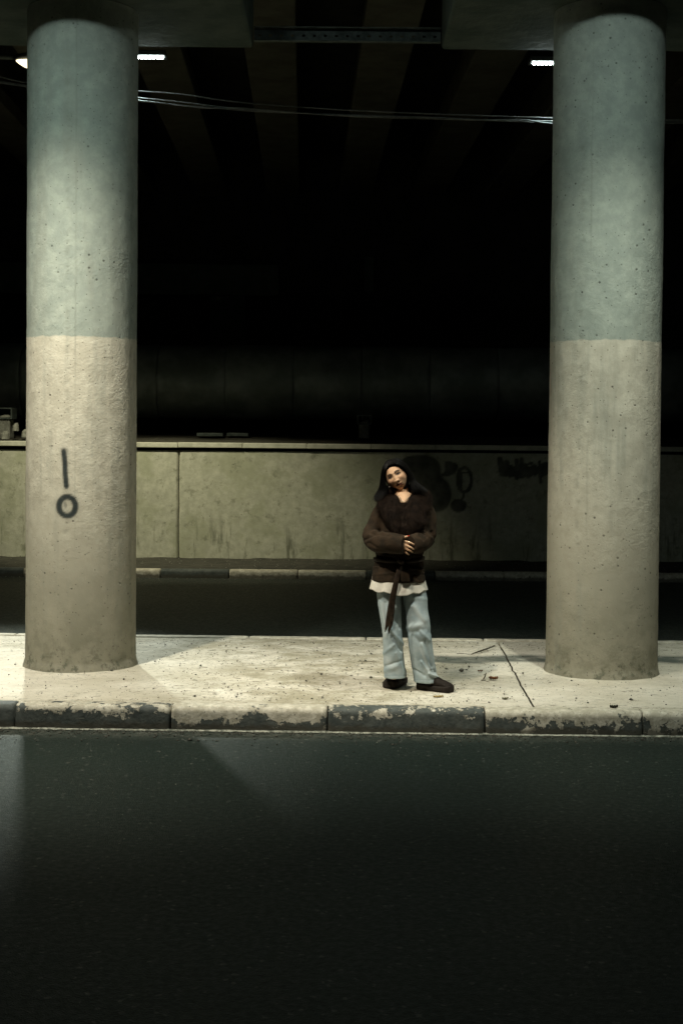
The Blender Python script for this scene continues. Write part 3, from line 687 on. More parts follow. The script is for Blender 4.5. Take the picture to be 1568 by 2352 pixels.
def fing(pts, r): return tube([np.array(p) for p in pts], [r*1.05, r*1.08, r*.98, r*.8, r*.45], 10, 16, 1.0, up=(0, 1, 0))
HY = -.245
palm = tube([Pp(921, 1243, -.222), Pp(926, 1246, -.232), Pp(931, 1250, -.236)], [.027, .034, .028], 16, 8, .45, up=(0, 1, 0))
F1 = [
 fing([Pp(925.0, 1237.4, HY+.012), Pp(931, 1238.6, HY), Pp(938, 1240.6, HY), Pp(945.5, 1244.4, HY+.010), Pp(950.8, 1248.6, HY+.030)], .0078),
 fing([Pp(926.0, 1245.0, HY+.008), Pp(932, 1248.0, HY-.003), Pp(938, 1250.6, HY-.002), Pp(944, 1254.6, HY+.010), Pp(948.0, 1258.0, HY+.030)], .0080),
 fing([Pp(926.5, 1252.4, HY+.010), Pp(932, 1255.5, HY), Pp(936.5, 1257.6, HY+.002), Pp(940.8, 1260.4, HY+.012), Pp(944.2, 1262.6, HY+.030)], .0074),
 fing([Pp(924.5, 1259.0, HY+.020), Pp(928, 1262.5, HY+.012), Pp(931.5, 1265.2, HY+.015), Pp(934.0, 1267.2, HY+.022), Pp(936.4, 1268.6, HY+.035)], .0064),
 fing([Pp(921.0, 1236.0, HY+.020), Pp(924.5, 1230.0, HY+.008), Pp(927.5, 1227.2, HY+.005), Pp(931.5, 1226.4, HY+.008), Pp(935.2, 1225.8, HY+.014)], .0075)]
palm2 = tube([Pp(935, 1249, -.17), Pp(925, 1252, -.185), Pp(914, 1253, -.18)], [.026, .034, .028], 16, 8, .45, up=(0, 1, 0))
F2 = [fing([Pp(916, 1244+6.5*i, -.18), Pp(909, 1244+6.5*i, -.178), Pp(904, 1244.5+6.5*i, -.17), Pp(900, 1245+6.5*i, -.16), Pp(898+1.5*abs(i-1), 1245+6.5*i, -.15)], .0074) for i in range(4)]
F2.append(fing([Pp(930, 1243, -.18), Pp(925, 1238, -.19), Pp(921, 1235, -.195), Pp(917, 1233, -.195), Pp(913, 1232, -.19)], .0078))
legL = limb([Pp(893, 1350), Pp(895, 1400, .0), Pp(899, 1455, -.01), Pp(904, 1520, .02), Pp(906, 1560, .02)], [.066, .058, .05, .042, .034], 30)
legR = limb([Pp(951, 1350), Pp(957, 1400, .0), Pp(963, 1455, -.01), Pp(972, 1520, .02), Pp(977, 1566, .02)], [.066, .058, .05, .042, .034], 30)
g1 = on(916, 1571, 0); g2 = on(981, 1583, 0); H1, H2 = R(-115), R(-31)
def sfoot(g_, h_): return limb([(g_[0]+math.cos(h_)*t, g_[1]+math.sin(h_)*t, z_) for t, z_ in ((-.02, .10), (.0, .07), (.09, .052), (.15, .04))], [.030, .030, .024, .018], 12, 16, .9, (0, 0, 1))
foot1 = sfoot(g1, H1); foot2 = sfoot(g2, H2)
body = remesh('person_body', merge((HV, HF), neck, torso, chest, *ears, armL, armR, palm, *F1, palm2, *F2, legL, legR, foot1, foot2), .0024, 1)
BV = getV(body); h = toH(BV); x, y, z = h.T; ax = np.abs(x)
skin = np.tile([.56, .35, .215], (len(BV), 1)); skin *= (1+.05*noise(BV, 25, 3, 3))[:, None]
def blend(c, k, m=1): 
    global skin
    k = np.clip(k*m, 0, 1)[:, None]; skin = skin*(1-k) + np.array(c)*k
face = (y < -.03)&(ax < .08)&(z > -.12)&(z < .12)
blend([.46, .22, .13], face*(g(ax, z, .042, -.03, .02, .018)*.5))
blend([.055, .030, .02], face*g(ax, z, .031, .003, .0195, .0105), .88)          # darker skin over the lids and eye sockets
blend([.03, .018, .013], face*sstep(.0085, .0048, np.abs(z-(.0205+.004*np.sin(np.clip((ax-.012)/.036, 0, 1)*np.pi)-.06*np.clip(ax-.040, 0, 1))))*sstep(.009, .014, ax)*sstep(.052, .045, ax), .92)
eye = np.hypot((ax-.031)/.0135, (z-.001)/.0052)
blend([.10, .08, .07], face*sstep(1.05, .85, eye), .5)
blend([.018, .011, .008], face*sstep(.0066, .0050, np.hypot(ax-.031, z-.0015))*(eye < 1.1), 1)
blend([.015, .01, .008], face*sstep(.0045, .0018, np.abs(z-(.001+.0056*np.sqrt(np.clip(1-((ax-.031)/.0155)**2, 0, 1)))))*(ax > .015)*(ax < .049), .95)
blend([.06, .035, .025], face*sstep(.0022, .0010, np.abs(z-(.001-.0052*np.sqrt(np.clip(1-((ax-.031)/.0145)**2, 0, 1)))))*(ax > .017)*(ax < .047), .6)
lip = np.where(z > -.0665, np.hypot(x/.0255, (z+.0665)/(.0080-.0022*np.exp(-(x/.004)**2))), np.hypot(x/.0235, (z+.0665)/.0100))
blend([.20, .055, .042], face*sstep(1.12, .85, lip), .9)
blend([.03, .012, .01], face*sstep(.0030, .0012, np.abs(z+.0665))*(ax < .024), .9)
blend([.07, .03, .02], face*g(ax, z, .007, -.0465, .0042, .0028), .9)
cattr(body, 'fcol', np.clip(skin, .004, 1))
link('body', body, M['skin'], woman)
for s in (-1, 1):                       # eyes
    c0 = HC + HB @ np.array([s*.031, -.0835, .0012]); bm = bmesh.new(); bmesh.ops.create_uvsphere(bm, u_segments=16, v_segments=10, radius=.0058)
    me = bpy.data.meshes.new('eye'); bm.to_mesh(me); bm.free(); setV(me, getV(me)+c0)
    cattr(me, 'fcol', np.tile([.012, .008, .006], (len(me.vertices), 1)))
# ---- generic fold displacement on cloth
def folds(me, L, seed=0, base=.0):
    V = getV(me); N = getN(me); px, py = proj(V); fr = N[:, 1] < .25; d = np.zeros(len(V))
    j = 1.6*noise(V, 12, seed, 2)
    for (a, b, wd, amp) in L:
        D = segd(px+j, py+j, a, b); d += amp*np.exp(-(D/wd)**2)*fr
    if base: d += base*noise(V*[1, 1, 1], 9, seed, 3)
    V += N*d[:, None]; setV(me, V); return V
# ---- coat
ct = rings([Pp(927, 1140, .01), Pp(927, 1147, .01), Pp(928, 1158), Pp(927, 1185), Pp(925, 1210), Pp(920, 1245), Pp(917, 1268), Pp(917, 1282), Pp(915.5, 1300), Pp(915, 1320), Pp(915, 1334)],
           [.09, .155, .185, .180, .176, .172, .172, .170, .178, .185, .188], [.07, .10, .118, .128, .130, .128, .124, .118, .130, .138, .142], 48, 60, 2.3)
slL = tube([Pp(886, 1162, .0), Pp(874, 1182, .0), Pp(865, 1205, -.01), Pp(854, 1232, -.04), Pp(868, 1242, -.12), Pp(895, 1243, -.195), Pp(925.5, 1245, -.235)], [.055, .064, .068, .070, .074, .073, .068], 26, 50, 1.0, (0, 1, 0))
slR = tube([Pp(971, 1162, .0), Pp(981, 1182, .0), Pp(981, 1205, -.01), Pp(979, 1232, -.03), Pp(968, 1240, -.09), Pp(955, 1244, -.150), Pp(937, 1246, -.195)], [.055, .060, .064, .067, .070, .069, .066], 26, 50, 1.0, (0, 1, 0))
coat = remesh('coat', merge(ct, slL, slR), .005, 2)
folds(coat, [((836, 1240), (872, 1222), 4, -.012), ((850, 1225), (895, 1232), 3, -.006), ((858, 1221), (880, 1222), 3, .006), ((846, 1248), (890, 1272), 4, -.006), ((866, 1180), (862, 1216), 5, .004),
             ((985, 1178), (966, 1216), 4, -.010), ((991, 1180), (988, 1215), 5, .005), ((970, 1222), (980, 1232), 3, -.009), ((962, 1228), (972, 1240), 3, -.008), ((990, 1222), (1001, 1240), 3, -.010), ((978, 1226), (990, 1236), 3, .007), ((945, 1228), (960, 1226), 3, .004),
             ((898, 1166), (892, 1216), 3, -.004), ((862, 1276), (905, 1282), 3, -.008), ((940, 1284), (972, 1276), 3, -.007),
             ((940, 1296), (974, 1306), 2.5, -.007), ((942, 1305), (974, 1310), 2.5, .006), ((945, 1318), (974, 1320), 2, -.004), ((860, 1296), (880, 1304), 2.5, -.006), ((857, 1306), (876, 1298), 2.5, .005),
             ((930, 1230), (925, 1334), 1.6, -.006), ((857, 1320), (900, 1316), 3, .003)], 4, .003)
CV = getV(coat); CV += getN(coat)*(.0035*noise(CV, 22, 21, 3) + .004*noise(CV*[1, 1, 2.2], 9, 22, 2))[:, None]; setV(coat, CV)
link('coat', coat, M['coat'], woman)
for (c, r, nm) in ((Pp(926.5, 1245.5, -.237), .0690, 'cuff'), (Pp(936.5, 1246, -.197), .067, 'cuff')):
    pass
# belt
V1 = tube([Pp(858, 1283, .0), Pp(868, 1284, -.09), Pp(895, 1285, -.130), Pp(919, 1286, -.142), Pp(945, 1285, -.130), Pp(967, 1282, -.085), Pp(974, 1281, .0)], .013, 10, 50, .35, (0, 1, 0))
knot = tube([Pp(911, 1283, -.15), Pp(918, 1285, -.162), Pp(925, 1289, -.15)], [.012, .020, .012], 12, 10, .8, (0, 1, 0))
end1 = tube([Pp(917, 1287, -.16), Pp(912, 1310, -.172), Pp(905, 1340, -.175), Pp(899, 1370, -.155), Pp(893, 1405, -.135), Pp(887, 1430, -.125), Pp(882.5, 1446, -.120)], [.012, .017, .019, .022, .021, .012, .002], 10, 40, .22, (0, 1, 0))
end1b = tube([Pp(903, 1360, -.160), Pp(899, 1395, -.140), Pp(896, 1425, -.130), Pp(892, 1441, -.125), Pp(891, 1450, -.122)], [.010, .016, .014, .008, .002], 10, 30, .22, (0, 1, 0))
end2 = tube([Pp(924, 1286, -.155), Pp(926.5, 1300, -.166), Pp(927.5, 1318, -.168), Pp(928, 1331, -.166)], [.020, .029, .032, .032], 14, 16, .14, (0, 1, 0))
bl = merge(V1, knot, end1, end1b); me = pyd('belt', *bl); link('belt', me, M['belt'], woman)
link('belt_end', pyd('belt_end', *end2), M['coat'], woman)
# ---- fur collar
lapL = tube([Pp(936, 1126, .085), Pp(905, 1127, .045), Pp(888, 1140, -.005), Pp(897, 1162, -.080), Pp(904, 1184, -.115), Pp(911, 1206, -.130), Pp(918, 1225, -.125)], [.040, .046, .060, .084, .078, .056, .02], 22, 50, .52, (0, 1, 0))
lapR = tube([Pp(925, 1126, .085), Pp(952, 1129, .045), Pp(968, 1142, -.005), Pp(955, 1163, -.080), Pp(944, 1184, -.120), Pp(932, 1206, -.140), Pp(920, 1224, -.135)], [.040, .046, .062, .090, .084, .052, .02], 22, 50, .52, (0, 1, 0))
fur = remesh('fur_collar', merge(lapL, lapR), .006, 4); folds(fur, [((905, 1160), (918, 1215), 4, .008), ((945, 1150), (930, 1200), 4, -.006)], 2, .008)
fo = link('fur_collar', fur, M['fur'], woman)
FV = getV(fur); FN = getN(fur); idx = RNG.integers(0, len(FV), 15000); P0 = FV[idx]; N0 = FN[idx]
down = np.array([0, -.15, -1.0]); t = down - (N0@down)[:, None]*N0; t /= np.linalg.norm(t, axis=1)[:, None]+1e-6
sw = noise(P0, 10, 5, 2)[:, None]; t = t + np.stack([sw[:, 0], sw[:, 0]*0, sw[:, 0]*0], -1)*1.2 + RNG.normal(0, .25, t.shape)
L_ = RNG.uniform(.018, .038, len(idx))[:, None]
Q1 = P0 + N0*L_*.30 + t*L_*.35; Q2 = P0 + N0*L_*.45 + t*L_
sd = np.cross(N0, t); sd /= np.linalg.norm(sd, axis=1)[:, None]+1e-6; wd = .0008
V = np.stack([P0-sd*wd, P0+sd*wd, Q1-sd*wd*.8, Q1+sd*wd*.8, Q2], 1).reshape(-1, 3); b5 = np.arange(len(idx))*5
F = np.vstack([np.column_stack([b5, b5+1, b5+3]), np.column_stack([b5, b5+3, b5+2]), np.column_stack([b5+2, b5+3, b5+4])])
link('fur_strands', quads('fur_strands', V, F), M['fur'], woman, kind='stuff')
# ---- shirt hem
nu_, nv_ = 120, 16; th = np.linspace(0, 2*np.pi, nu_, endpoint=False)
C0 = Pp(914, 1318); Vs = []
for k in range(nv_):
    f = k/(nv_-1)
    rx = .182 + .018*f**1.2; ry = .132+.014*f
    wav = 1+f*(.03*np.sin(9*th+1.0+.8*np.sin(3*th))+.016*np.sin(15*th+.4))
    drop = np.interp((th % (2*np.pi)), np.linspace(0, 2*np.pi, 25), [37, 35, 34, 36, 38, 36, 34, 35, 36, 37, 36, 35, 37, 33.5, 36, 41, 37, 43, 46, 45, 40, 42, 36, 38, 37])   # 3/2 pi = front
    yv = 1322 + f*(drop-4); cxp = 914+.5*f
    base = Pp(cxp, 1322); z = base[2] - (yv-1322)*PX
    Vs.append(np.stack([base[0]+rx*wav*np.cos(th), YW+ry*wav*np.sin(th), z], -1))
me = quads('shirt', np.vstack(Vs), gridF(nu_, nv_, True)); sd_ = link('shirt', me, M['shirt'], woman)
folds(me, [((868, 1332), (880, 1352), 2.5, .010), ((884, 1334), (893, 1356), 2, -.010), ((892, 1332), (901, 1356), 2.5, .010), ((935, 1350), (958, 1334), 2.5, .009), ((945, 1354), (965, 1336), 2, -.010), ((968, 1334), (974, 1350), 2, .006)], 2, .002)
mo = sd_.modifiers.new('thick', 'SOLIDIFY'); mo.thickness = .003
# ---- jeans
def leg(R_, dep, dys):
    C = [Pp((a+b)/2, y_, d) for (y_, a, b), d in zip(R_, dys)]; rx = [(b-a)/2*PX for _, a, b in R_]
    return rings(C, rx, dep, 40, 90, 2.15)
l1 = leg([(1318, 868, 930), (1345, 864, 921.5), (1370, 865, 921), (1400, 869.5, 921), (1440, 876, 922.5), (1480, 879, 924.5), (1520, 880.5, 928), (1545, 881, 931), (1556, 881, 931.5)], [.10, .10, .098, .092, .085, .083, .082, .084, .085], [.0, .0, .0, -.01, -.02, -.01, .0, .01, .01])
l2 = leg([(1318, 915, 965), (1345, 920.5, 975), (1370, 924, 980), (1400, 929.5, 981.5), (1440, 933.5, 988), (1480, 937, 992.5), (1520, 943.5, 998.5), (1550, 948.5, 1003.5), (1566, 950, 1005)], [.10, .10, .098, .092, .088, .086, .085, .088, .088], [.0, .0, .0, -.01, -.025, -.015, .0, .01, .01])
hip = rings([Pp(916, 1300), Pp(918, 1340), Pp(921, 1362)], [.15, .165, .16], [.10, .10, .06], 40, 16)
jn = remesh('jeans', merge(l1, l2, hip), .0048, 1)
JV = folds(jn, [((948, 1392), (975, 1424), 7, .008), ((936, 1444), (968, 1432), 7, .007), ((970, 1430), (986, 1452), 6, -.008), ((944, 1454), (974, 1447), 5, -.005), ((966, 1450), (984, 1470), 4, .008), ((950, 1462), (966, 1476), 5, -.006),
                ((975, 1470), (992, 1530), 3, -.010), ((968, 1478), (988, 1535), 3, .009), ((985, 1520), (1000, 1545), 2.5, -.012), ((950, 1538), (975, 1552), 3, -.008), ((968, 1520), (985, 1546), 3, .010), ((985, 1548), (1004, 1556), 3, .012),
                ((893, 1450), (921, 1495), 3, -.012), ((896, 1446), (925, 1480), 4, .009), ((874, 1380), (884, 1440), 4, .006), ((884, 1385), (888, 1450), 3, -.006), ((905, 1400), (918, 1440), 5, -.006), ((880, 1500), (905, 1480), 4, .005), ((884, 1541), (912, 1531), 5, .0045), ((884, 1530), (920, 1518), 3, -.006), ((910, 1500), (928, 1545), 4, .005),
                ((940, 1370), (976, 1376), 5, .003)], 9, .0045)
JV += getN(jn)*(.0022*noise(JV*[1, 1, .6], 26, 12, 2))[:, None]; setV(jn, JV)
px, py = proj(JV); N = getN(jn)
worn = np.clip(np.exp(-(segd(px, py, (951, 1395), (972, 1428))/6)**2)*.9 + .8*np.exp(-((px-965)/13)**2-((py-1437)/10)**2) + .7*np.exp(-(segd(px, py, (883, 1512), (915, 1542))/9)**2) + .8*np.exp(-(segd(px, py, (978, 1538), (1003, 1552))/4)**2)
               + .7*np.exp(-(segd(px, py, (965, 1490), (985, 1540))/2.5)**2) + .6*np.exp(-(segd(px, py, (880, 1385), (884, 1460))/4)**2), 0, 1)*(N[:, 1] < .2)
attr(jn, 'worn', worn)
sm = np.exp(-(np.abs(polyd(px, py, [(929, 1380), (932, 1420), (937, 1460), (941, 1500), (947, 1540), (952, 1566)])-0)/1.1)**2) + .6*np.exp(-(polyd(px, py, [(881, 1551), (931, 1551)])/.9)**2) + .5*np.exp(-(polyd(px, py, [(950, 1561), (1004, 1560)])/.9)**2)
attr(jn, 'seam', np.clip(sm, 0, 1)*(N[:, 1] < .3))
link('jeans', jn, M['denim'], woman)
# ---- shoes
def shoe(cx, cy, heading, L=.275):
    root = None; xs = np.linspace(0, 1, 40); ns = 28; th = np.linspace(0, 2*np.pi, ns, endpoint=False)
    def hw(t): return np.interp(t, [0, .04, .15, .35, .55, .75, .9, .97, 1], [.018, .034, .042, .040, .046, .054, .050, .036, .014])
    ca, sa = math.cos(heading), math.sin(heading)
    def build(h0, h1f, grow, name, mat, pw):
        V = []
        for t in xs:
            w_ = hw(t)+grow; h1 = h1f(t); zc = (h0+h1)/2; hz = (h1-h0)/2
            c, s = np.cos(th), np.sin(th); e = 2/pw
            a = np.sign(c)*np.abs(c)**e*w_; b = np.sign(s)*np.abs(s)**e*hz
            lx = (t-.28)*L*(1+.0) ; V.append(np.stack([cx+ca*lx-sa*a, cy+sa*lx+ca*a, zc+b], -1))
        V = np.vstack(V); V += .0015*noise(V, 25, 3, 2)[:, None]; F = [tuple(q_) for q_ in gridF(ns, len(xs), True)]; F.append(tuple(range(ns))[::-1]); F.append(tuple(range(len(V)-ns, len(V))))
        return link(name, pyd(name, V, F), mat, woman)
    up = build(.020, lambda t: float(np.interp(t, [0, .08, .2, .4, .55, .72, .88, .97, 1], [.085, .125, .130, .120, .098, .077, .062, .052, .034])), -.002, 'shoe', M['shoe'], 2.2)
    so = build(-.002, lambda t: .042+.004*float(np.cos(t*6)), .007, 'sole', M['sole'], 5.0)
    so.parent = up; so.matrix_parent_inverse = Matrix.Identity(4)
    # laces
    for k in range(4):
        t = .40+.09*k; lx = (t-.28)*L; hz = float(np.interp(t, [.4, .55, .72, .88], [.120, .098, .077, .062])); w_ = .022
        p = [(cx+ca*lx-sa*a, cy+sa*lx+ca*a, hz+.001-abs(a)*.35) for a in (-w_, -w_*.5, 0, w_*.5, w_)]
        la = link('lace', pyd('lace', *tube(p, .003, 6, 10)), M['shoe'], woman); la.parent = up; la.matrix_parent_inverse = Matrix.Identity(4)
    return up
shoe(g1[0], g1[1], H1); shoe(g2[0], g2[1], H2)
# ---- hair: dark cap on the skull, then long strands
nu2, nv2 = 160, 110; u = np.linspace(0, 2*np.pi, nu2, endpoint=False); v = np.linspace(.01, np.pi*.93, nv2); U, V2 = np.meshgrid(u, v)
cx_ = np.sin(V2)*np.sin(U); cy2 = -np.sin(V2)*np.cos(U); cz_ = np.cos(V2)
hx, hy, hz_ = cx_*.083, cy2*np.where(cy2 < 0, .096, .116)+.004, cz_*.122+.002
fr = (cy2 < 0); hl = .068 - .25*np.abs(hx)**1.25*3.0                    # hairline height over the forehead
keep = (hz_ > hl) | (hy > -.028)
ks = np.maximum(sstep(-.010, .010, hz_-hl), sstep(-.040, -.018, hy)); push = .80+.20*ks
Hh = np.stack([hx*push, hy*push, hz_*(.9+.1*ks)], -1).reshape(-1, 3) @ HB.T + HC
cap_ = pyd('hair', Hh, [tuple(q_) for q_ in gridF(nu2, nv2, True)])
hairo = link('hair', cap_, M['hair'], woman)
def guides(side):
    if side < 0: return [
      [Pp(889.5, 1069, -.078), Pp(883, 1079, -.083), Pp(879.5, 1092, -.070), Pp(881, 1106, -.058), Pp(887, 1122, -.060), Pp(880, 1140, -.075), Pp(872, 1152, -.085)],
      [Pp(890, 1061, -.05), Pp(879, 1073, -.055), Pp(876, 1090, -.045), Pp(875, 1108, -.035), Pp(871, 1126, -.035), Pp(863, 1142, -.05), Pp(858, 1153, -.06)],
      [Pp(893, 1056.5, .01), Pp(882, 1066, .02), Pp(877, 1084, .03), Pp(875, 1104, .04), Pp(873, 1122, .04), Pp(865, 1138, .03), Pp(860, 1150, .02)],
      [Pp(905, 1057, .07), Pp(890, 1066, .10), Pp(881, 1086, .11), Pp(880, 1106, .10), Pp(880, 1124, .09), Pp(880, 1140, .09), Pp(878, 1152, .09)]]
    return [
      [Pp(890, 1069, -.080), Pp(905, 1064.5, -.088), Pp(922, 1071, -.084), Pp(935, 1086, -.066), Pp(942, 1103, -.050), Pp(945, 1120, -.055), Pp(950, 1134, -.070)],
      [Pp(891, 1061, -.05), Pp(908, 1056, -.055), Pp(926, 1065, -.055), Pp(940, 1084, -.040), Pp(949, 1104, -.045), Pp(961, 1117, -.085), Pp(976, 1129, -.10)],
      [Pp(894, 1056.5, .01), Pp(911, 1053, .02), Pp(930, 1064, .03), Pp(943, 1084, .03), Pp(953, 1106, .0), Pp(966, 1118, -.04), Pp(984, 1130, -.06)],
      [Pp(905, 1057, .07), Pp(920, 1058, .10), Pp(934, 1072, .11), Pp(940, 1092, .11), Pp(945, 1110, .10), Pp(950, 1124, .10), Pp(958, 1138, .09)]]
SV = []; SF = []; off = 0; ns_ = 3; nt_ = 22
for side, cnt in ((-1, 1300), (1, 1500)):
    G = np.array(guides(side))                          # 4 x 7 x 3
    for k in range(cnt):
        q_ = RNG.uniform(0, 3) if RNG.random() < .8 else RNG.uniform(0, 1.2); i = min(int(q_), 2); f = q_-i
        path = G[i]*(1-f)+G[i+1]*f; p = spline(path, nt_); tt = np.linspace(0, 1, nt_)[:, None]
        lk = np.sin(int(q_*9)*2.3+side)*.5; p = p + RNG.normal(0, .0030, 3)*(.25+tt) + .010*tt**2*RNG.normal(0, 1, 3)*[1, .6, .3] + lk*.006*np.sin(tt*4+int(q_*9))*[1, 1, 0]
        inn = (HC-p); inn /= np.linalg.norm(inn, axis=1)[:, None]; p = p + inn*RNG.uniform(0, .006)*np.sin(tt*3)
        cut = int(nt_*(1-abs(RNG.normal(0, .10))-.02)); cut = min(nt_, max(14, cut)); p = p[:cut]
        r_ = .0011*np.linspace(1, .25, cut); T = np.gradient(p, axis=0); T /= np.linalg.norm(T, axis=1)[:, None]; A = np.cross(T, [0, 1, 0]); A /= np.linalg.norm(A, axis=1)[:, None]; Bb = np.cross(A, T)
        an = np.array([0, 2.09, 4.19]); Vv_ = p[:, None]+r_[:, None, None]*(np.cos(an)[None, :, None]*A[:, None]+np.sin(an)[None, :, None]*Bb[:, None])
        SV.append(Vv_.reshape(-1, 3)); SF.append(gridF(3, cut, True)+off); off += 3*cut
link('hair_strands', quads('hair_strands', np.vstack(SV), np.vstack(SF)), M['hair'], woman, kind='stuff')
# earring, necklace, ring, nails
def torus(c, R0, r0, ax_, name, mat):
    A = np.array(ax_, float); A /= np.linalg.norm(A); X_ = np.cross(A, [0, 0, 1.0]) if abs(A[2]) < .9 else np.cross(A, [1.0, 0, 0]); X_ /= np.linalg.norm(X_); Y_ = np.cross(A, X_)
    p = [c + R0*(math.cos(a)*X_+math.sin(a)*Y_) for a in np.linspace(0, 2*math.pi, 25)]
    V, F = tube(p, r0, 8, cap=False); return link(name, pyd(name, V, F), mat, woman)
torus(Pp(934.8, 1239.6, HY), .0094, .0014, (1, 0, -.28), 'ring', M['silver'])
torus(Pp(892.0, 1117.5, -.062), .009, .001, (1, .3, 0), 'earring', M['silver'])
V, F = tube([Pp(914, 1137, -.105), Pp(920, 1147, -.118), Pp(924.5, 1150.5, -.122), Pp(929, 1148, -.12), Pp(938, 1139, -.105)], .0009, 6, 20); link('necklace', pyd('necklace', V, F), M['silver'], woman)
for c, d in ((Pp(934.0, 1225.2, HY+.006), .006), (Pp(950.3, 1247.6, HY+.020), .0045), (Pp(947.5, 1256.9, HY+.020), .0045), (Pp(943.8, 1261.6, HY+.021), .0042)):
    bm = bmesh.new(); bmesh.ops.create_uvsphere(bm, u_segments=10, v_segments=8, radius=d); me = bpy.data.meshes.new('fingernail'); bm.to_mesh(me); bm.free(); VV = getV(me)*[1.2, .8, .7]+c; setV(me, VV); link('fingernail', me, M['nail'] if d > .005 else M['nail_bare'], woman)
# ------------------------------------------------------------------ small things on the ground
def leaf(px_, py_, L, ang, col, label, curl=.4, z=.006, zg=0.0):
    c = on(px_, py_, zg); n, m = 14, 7; V = []
    for i in range(n):
        t = i/(n-1); w_ = L*.28*math.sin(math.pi*min(1, t*.92+.04))**.7*(1+.18*math.sin(i*2.4))
        for j in range(m):
            s = j/(m-1)*2-1; X_ = (t-.5)*L; Y_ = s*w_; Z_ = curl*L*(.35*s*s+.5*(t-.5)**2)+.002*math.sin(i*1.7+j)
            V.append((c[0]+X_*math.cos(ang)-Y_*math.sin(ang), c[1]+X_*math.sin(ang)+Y_*math.cos(ang), zg+z-.006+Z_))
    me = quads('dry_leaf', V, gridF(m, n)); mm = m_plain('leaf_'+str(int(px_)), tuple(q*.6 for q in col), col, 60, .8, .001)
    o = link('dry_leaf', me, mm, label=label, cat='leaf', group='dry leaves lying on the island')
    s = o.modifiers.new('t', 'SOLIDIFY'); s.thickness = .0012; return o
leaf(1643/1.6327, 2613/1.6327, .075, .25, (.34, .25, .09), 'yellow dry leaf lying just in front of the woman\'s outstretched shoe', .18)
leaf(1852/1.6327, 2548/1.6327, .055, .1, (.17, .07, .03), 'curled red brown leaf between the woman and the paving joint', .9)
leaf(1838/1.6327, 2546/1.6327, .045, 1.2, (.10, .05, .03), 'small crumpled dark leaf touching the curled red brown one', .9)
leaf(1799/1.6327, 2518/1.6327, .04, .3, (.12, .06, .03), 'tiny brown leaf crumb behind the curled red brown leaf', .6)
leaf(2300/1.6327, 2655/1.6327, .055, .1, (.05, .05, .035), 'black crumpled leaf near the kerb below the right hand column', .8)
leaf(1893/1.6327, 2621/1.6327, .05, .4, (.14, .13, .08), 'greenish brown leaf scrap near the kerb left of the paving joint', .4)
leaf(112/1.6327, 2402/1.6327, .05, .2, (.42, .22, .07), 'orange leaf scrap at the back kerb left of the graffiti column', .3)
def twig(pts, r, label):
    P_ = [np.array(on(a/1.6327, b/1.6327, .0))+[0, 0, .006+h] for a, b, h in pts]; V, F = tube(P_, r, 7, 40); V = V+.002*noise(V, 60, 3, 2)[:, None]
    root = link('twig', pyd('twig', V, F), M['bark'], label=label, cat='twig', group='fallen twigs on the island'); return root
tw = twig([(1766, 2456, 0), (1790, 2449, .004), (1822, 2440, .008), (1854, 2432, .018)], [.003, .006, .007, .005], 'thick dark twig lying behind the woman on the right')
for a, b in (((1800, 2447, .004), (1808, 2452, .0)), ((1822, 2441, .008), (1830, 2445, .002)), ((1846, 2434, .01), (1851, 2428, .02))):
    P_ = [np.array(on(q[0]/1.6327, q[1]/1.6327, 0))+[0, 0, .006+q[2]] for q in (a, b)]; link('side_twig', pyd('side_twig', *tube(P_, [.003, .001], 5)), M['bark'], tw)
twig([(1808, 2552, 0), (1816, 2545, .006), (1821, 2537, .02)], [.002, .005, .004], 'short forked twig beside the curled red brown leaf')
twig([(1802, 2553, 0), (1818, 2558, .003), (1833, 2561, 0)], .0022, 'thin straight twig in front of the curled leaves')
twig([(1340, 2482, 0), (1380, 2484, .001), (1412, 2485, 0)], .0018, 'hair thin long twig to the left of the jeans')
twig([(1712, 2454, 0), (1740, 2456, .003), (1770, 2456, 0)], .0022, 'thin stalk joined to the butt of the thick dark twig')
def pebble(c, r, name, mat, **k):
    bm = bmesh.new(); bmesh.ops.create_icosphere(bm, subdivisions=2, radius=r); me = bpy.data.meshes.new(name); bm.to_mesh(me); bm.free()
    V = getV(me); V = V*(1+.35*noise(V+c, 1/r*.8, 3, 2))[:, None]*[1.1, .9, .7]+c+[0, 0, r*.5]; setV(me, V); return link(name, me, mat, None, False, **k)
pebble(on(1729/1.6327, 2517/1.6327, 0), .017, 'stone', M['stone'], label='single dark stone on the island right of the woman', cat='stone')
pebble(on(1390/1.6327, 2542/1.6327, 0), .011, 'stone', M['stone'], label='small dark stone left of the woman near her shoe', cat='stone')
pebble(on(1205/1.6327, 2530/1.6327, 0), .011, 'stone', M['stone'], label='small dark stone midway between graffiti column and woman', cat='stone')
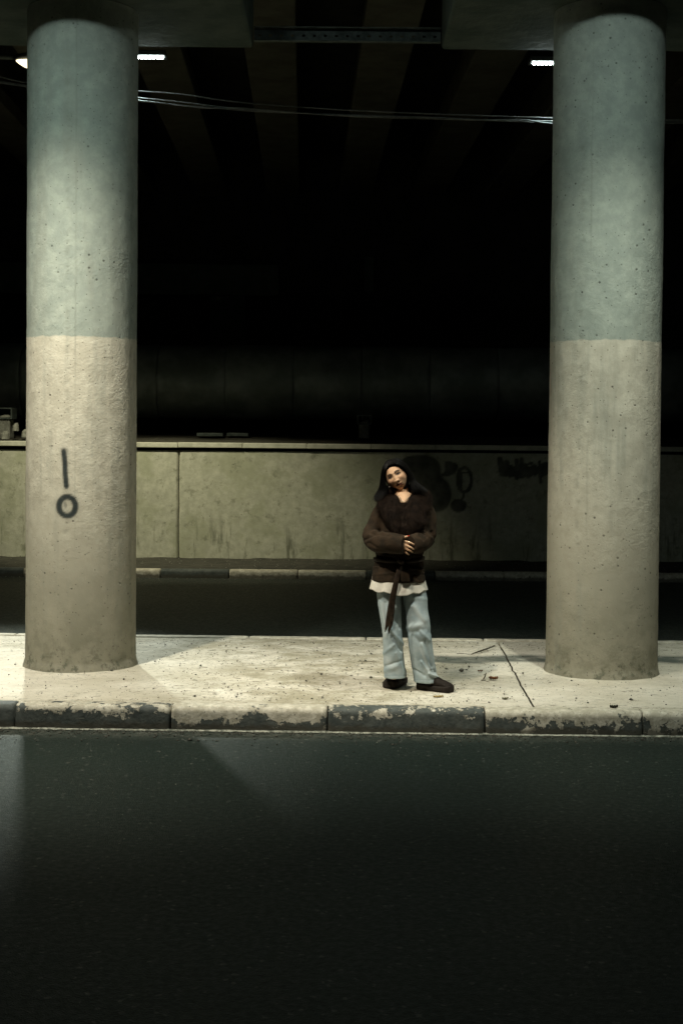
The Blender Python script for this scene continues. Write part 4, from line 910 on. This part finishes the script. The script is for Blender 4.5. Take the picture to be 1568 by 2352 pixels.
# loose grit: one object per surface
def grit(name, pts, rr, mat, label=None):
    base = np.array([(1, 0, 0), (-1, 0, 0), (0, 1, 0), (0, -1, 0), (0, 0, 1), (0, 0, -.6)], float)
    tri = np.array([(0, 2, 4), (2, 1, 4), (1, 3, 4), (3, 0, 4), (2, 0, 5), (1, 2, 5), (3, 1, 5), (0, 3, 5)])
    n = len(pts); a = RNG.uniform(0, 6.3, n); c, s = np.cos(a), np.sin(a); sc = rr[:, None, None]*RNG.uniform(.6, 1.3, (n, 6, 1))
    B_ = base[None]*sc*[1.2, .8, .65]; V = np.stack([B_[..., 0]*c[:, None]-B_[..., 1]*s[:, None], B_[..., 0]*s[:, None]+B_[..., 1]*c[:, None], B_[..., 2]], -1)+pts[:, None]
    F = (tri[None]+np.arange(n)[:, None, None]*6).reshape(-1, 3)
    o = link(name, quads(name, V.reshape(-1, 3), F), mat, smooth=False, kind='stuff', label=label, cat='grit'); return o
n = 2600; X = RNG.uniform(-4.5, 4.5, n); Y = kl(FY, X)-.015-RNG.exponential(.09, n); grit('road_grit', np.stack([X, Y, X*0+RZ+.003], -1), RNG.gamma(2, .0017, n)+.0015, M['stone'], 'dark loose grit gathered in the gutter along the near kerb')
n = 300; X = RNG.uniform(-4, 4, n); Y = 9.3-RNG.uniform(0, 3.5, n); grit('road_chips', np.stack([X, Y, X*0+RZ+.002], -1), RNG.uniform(.002, .005, n), M['rubble'], 'pale stone chips scattered over the near asphalt')
n = 3200; X = np.concatenate([RNG.normal(-.1, 1.0, n//2), RNG.uniform(-4, 4, n//2)]); Y = RNG.uniform(FY+.2, BY-.25, n); grit('island_grit', np.stack([X, Y, X*0+.0015], -1), RNG.gamma(2, .0014, n)+.001, M['stone'], 'dark crumbs of grit and soil scattered on the island screed')
n = 900; X = RNG.uniform(-7, 5, n); Y = np.concatenate([RNG.uniform(FKY+.15, WY-.05, n//2), FKY-.02-RNG.exponential(.15, n//2)]); Z = np.where(Y > FKY, PZ-.002, RZ+.004); grit('pavement_litter', np.stack([X, Y, Z], -1), RNG.uniform(.004, .011, n), M['rubble'], 'pale crumbs and leaf bits along the far wall foot')
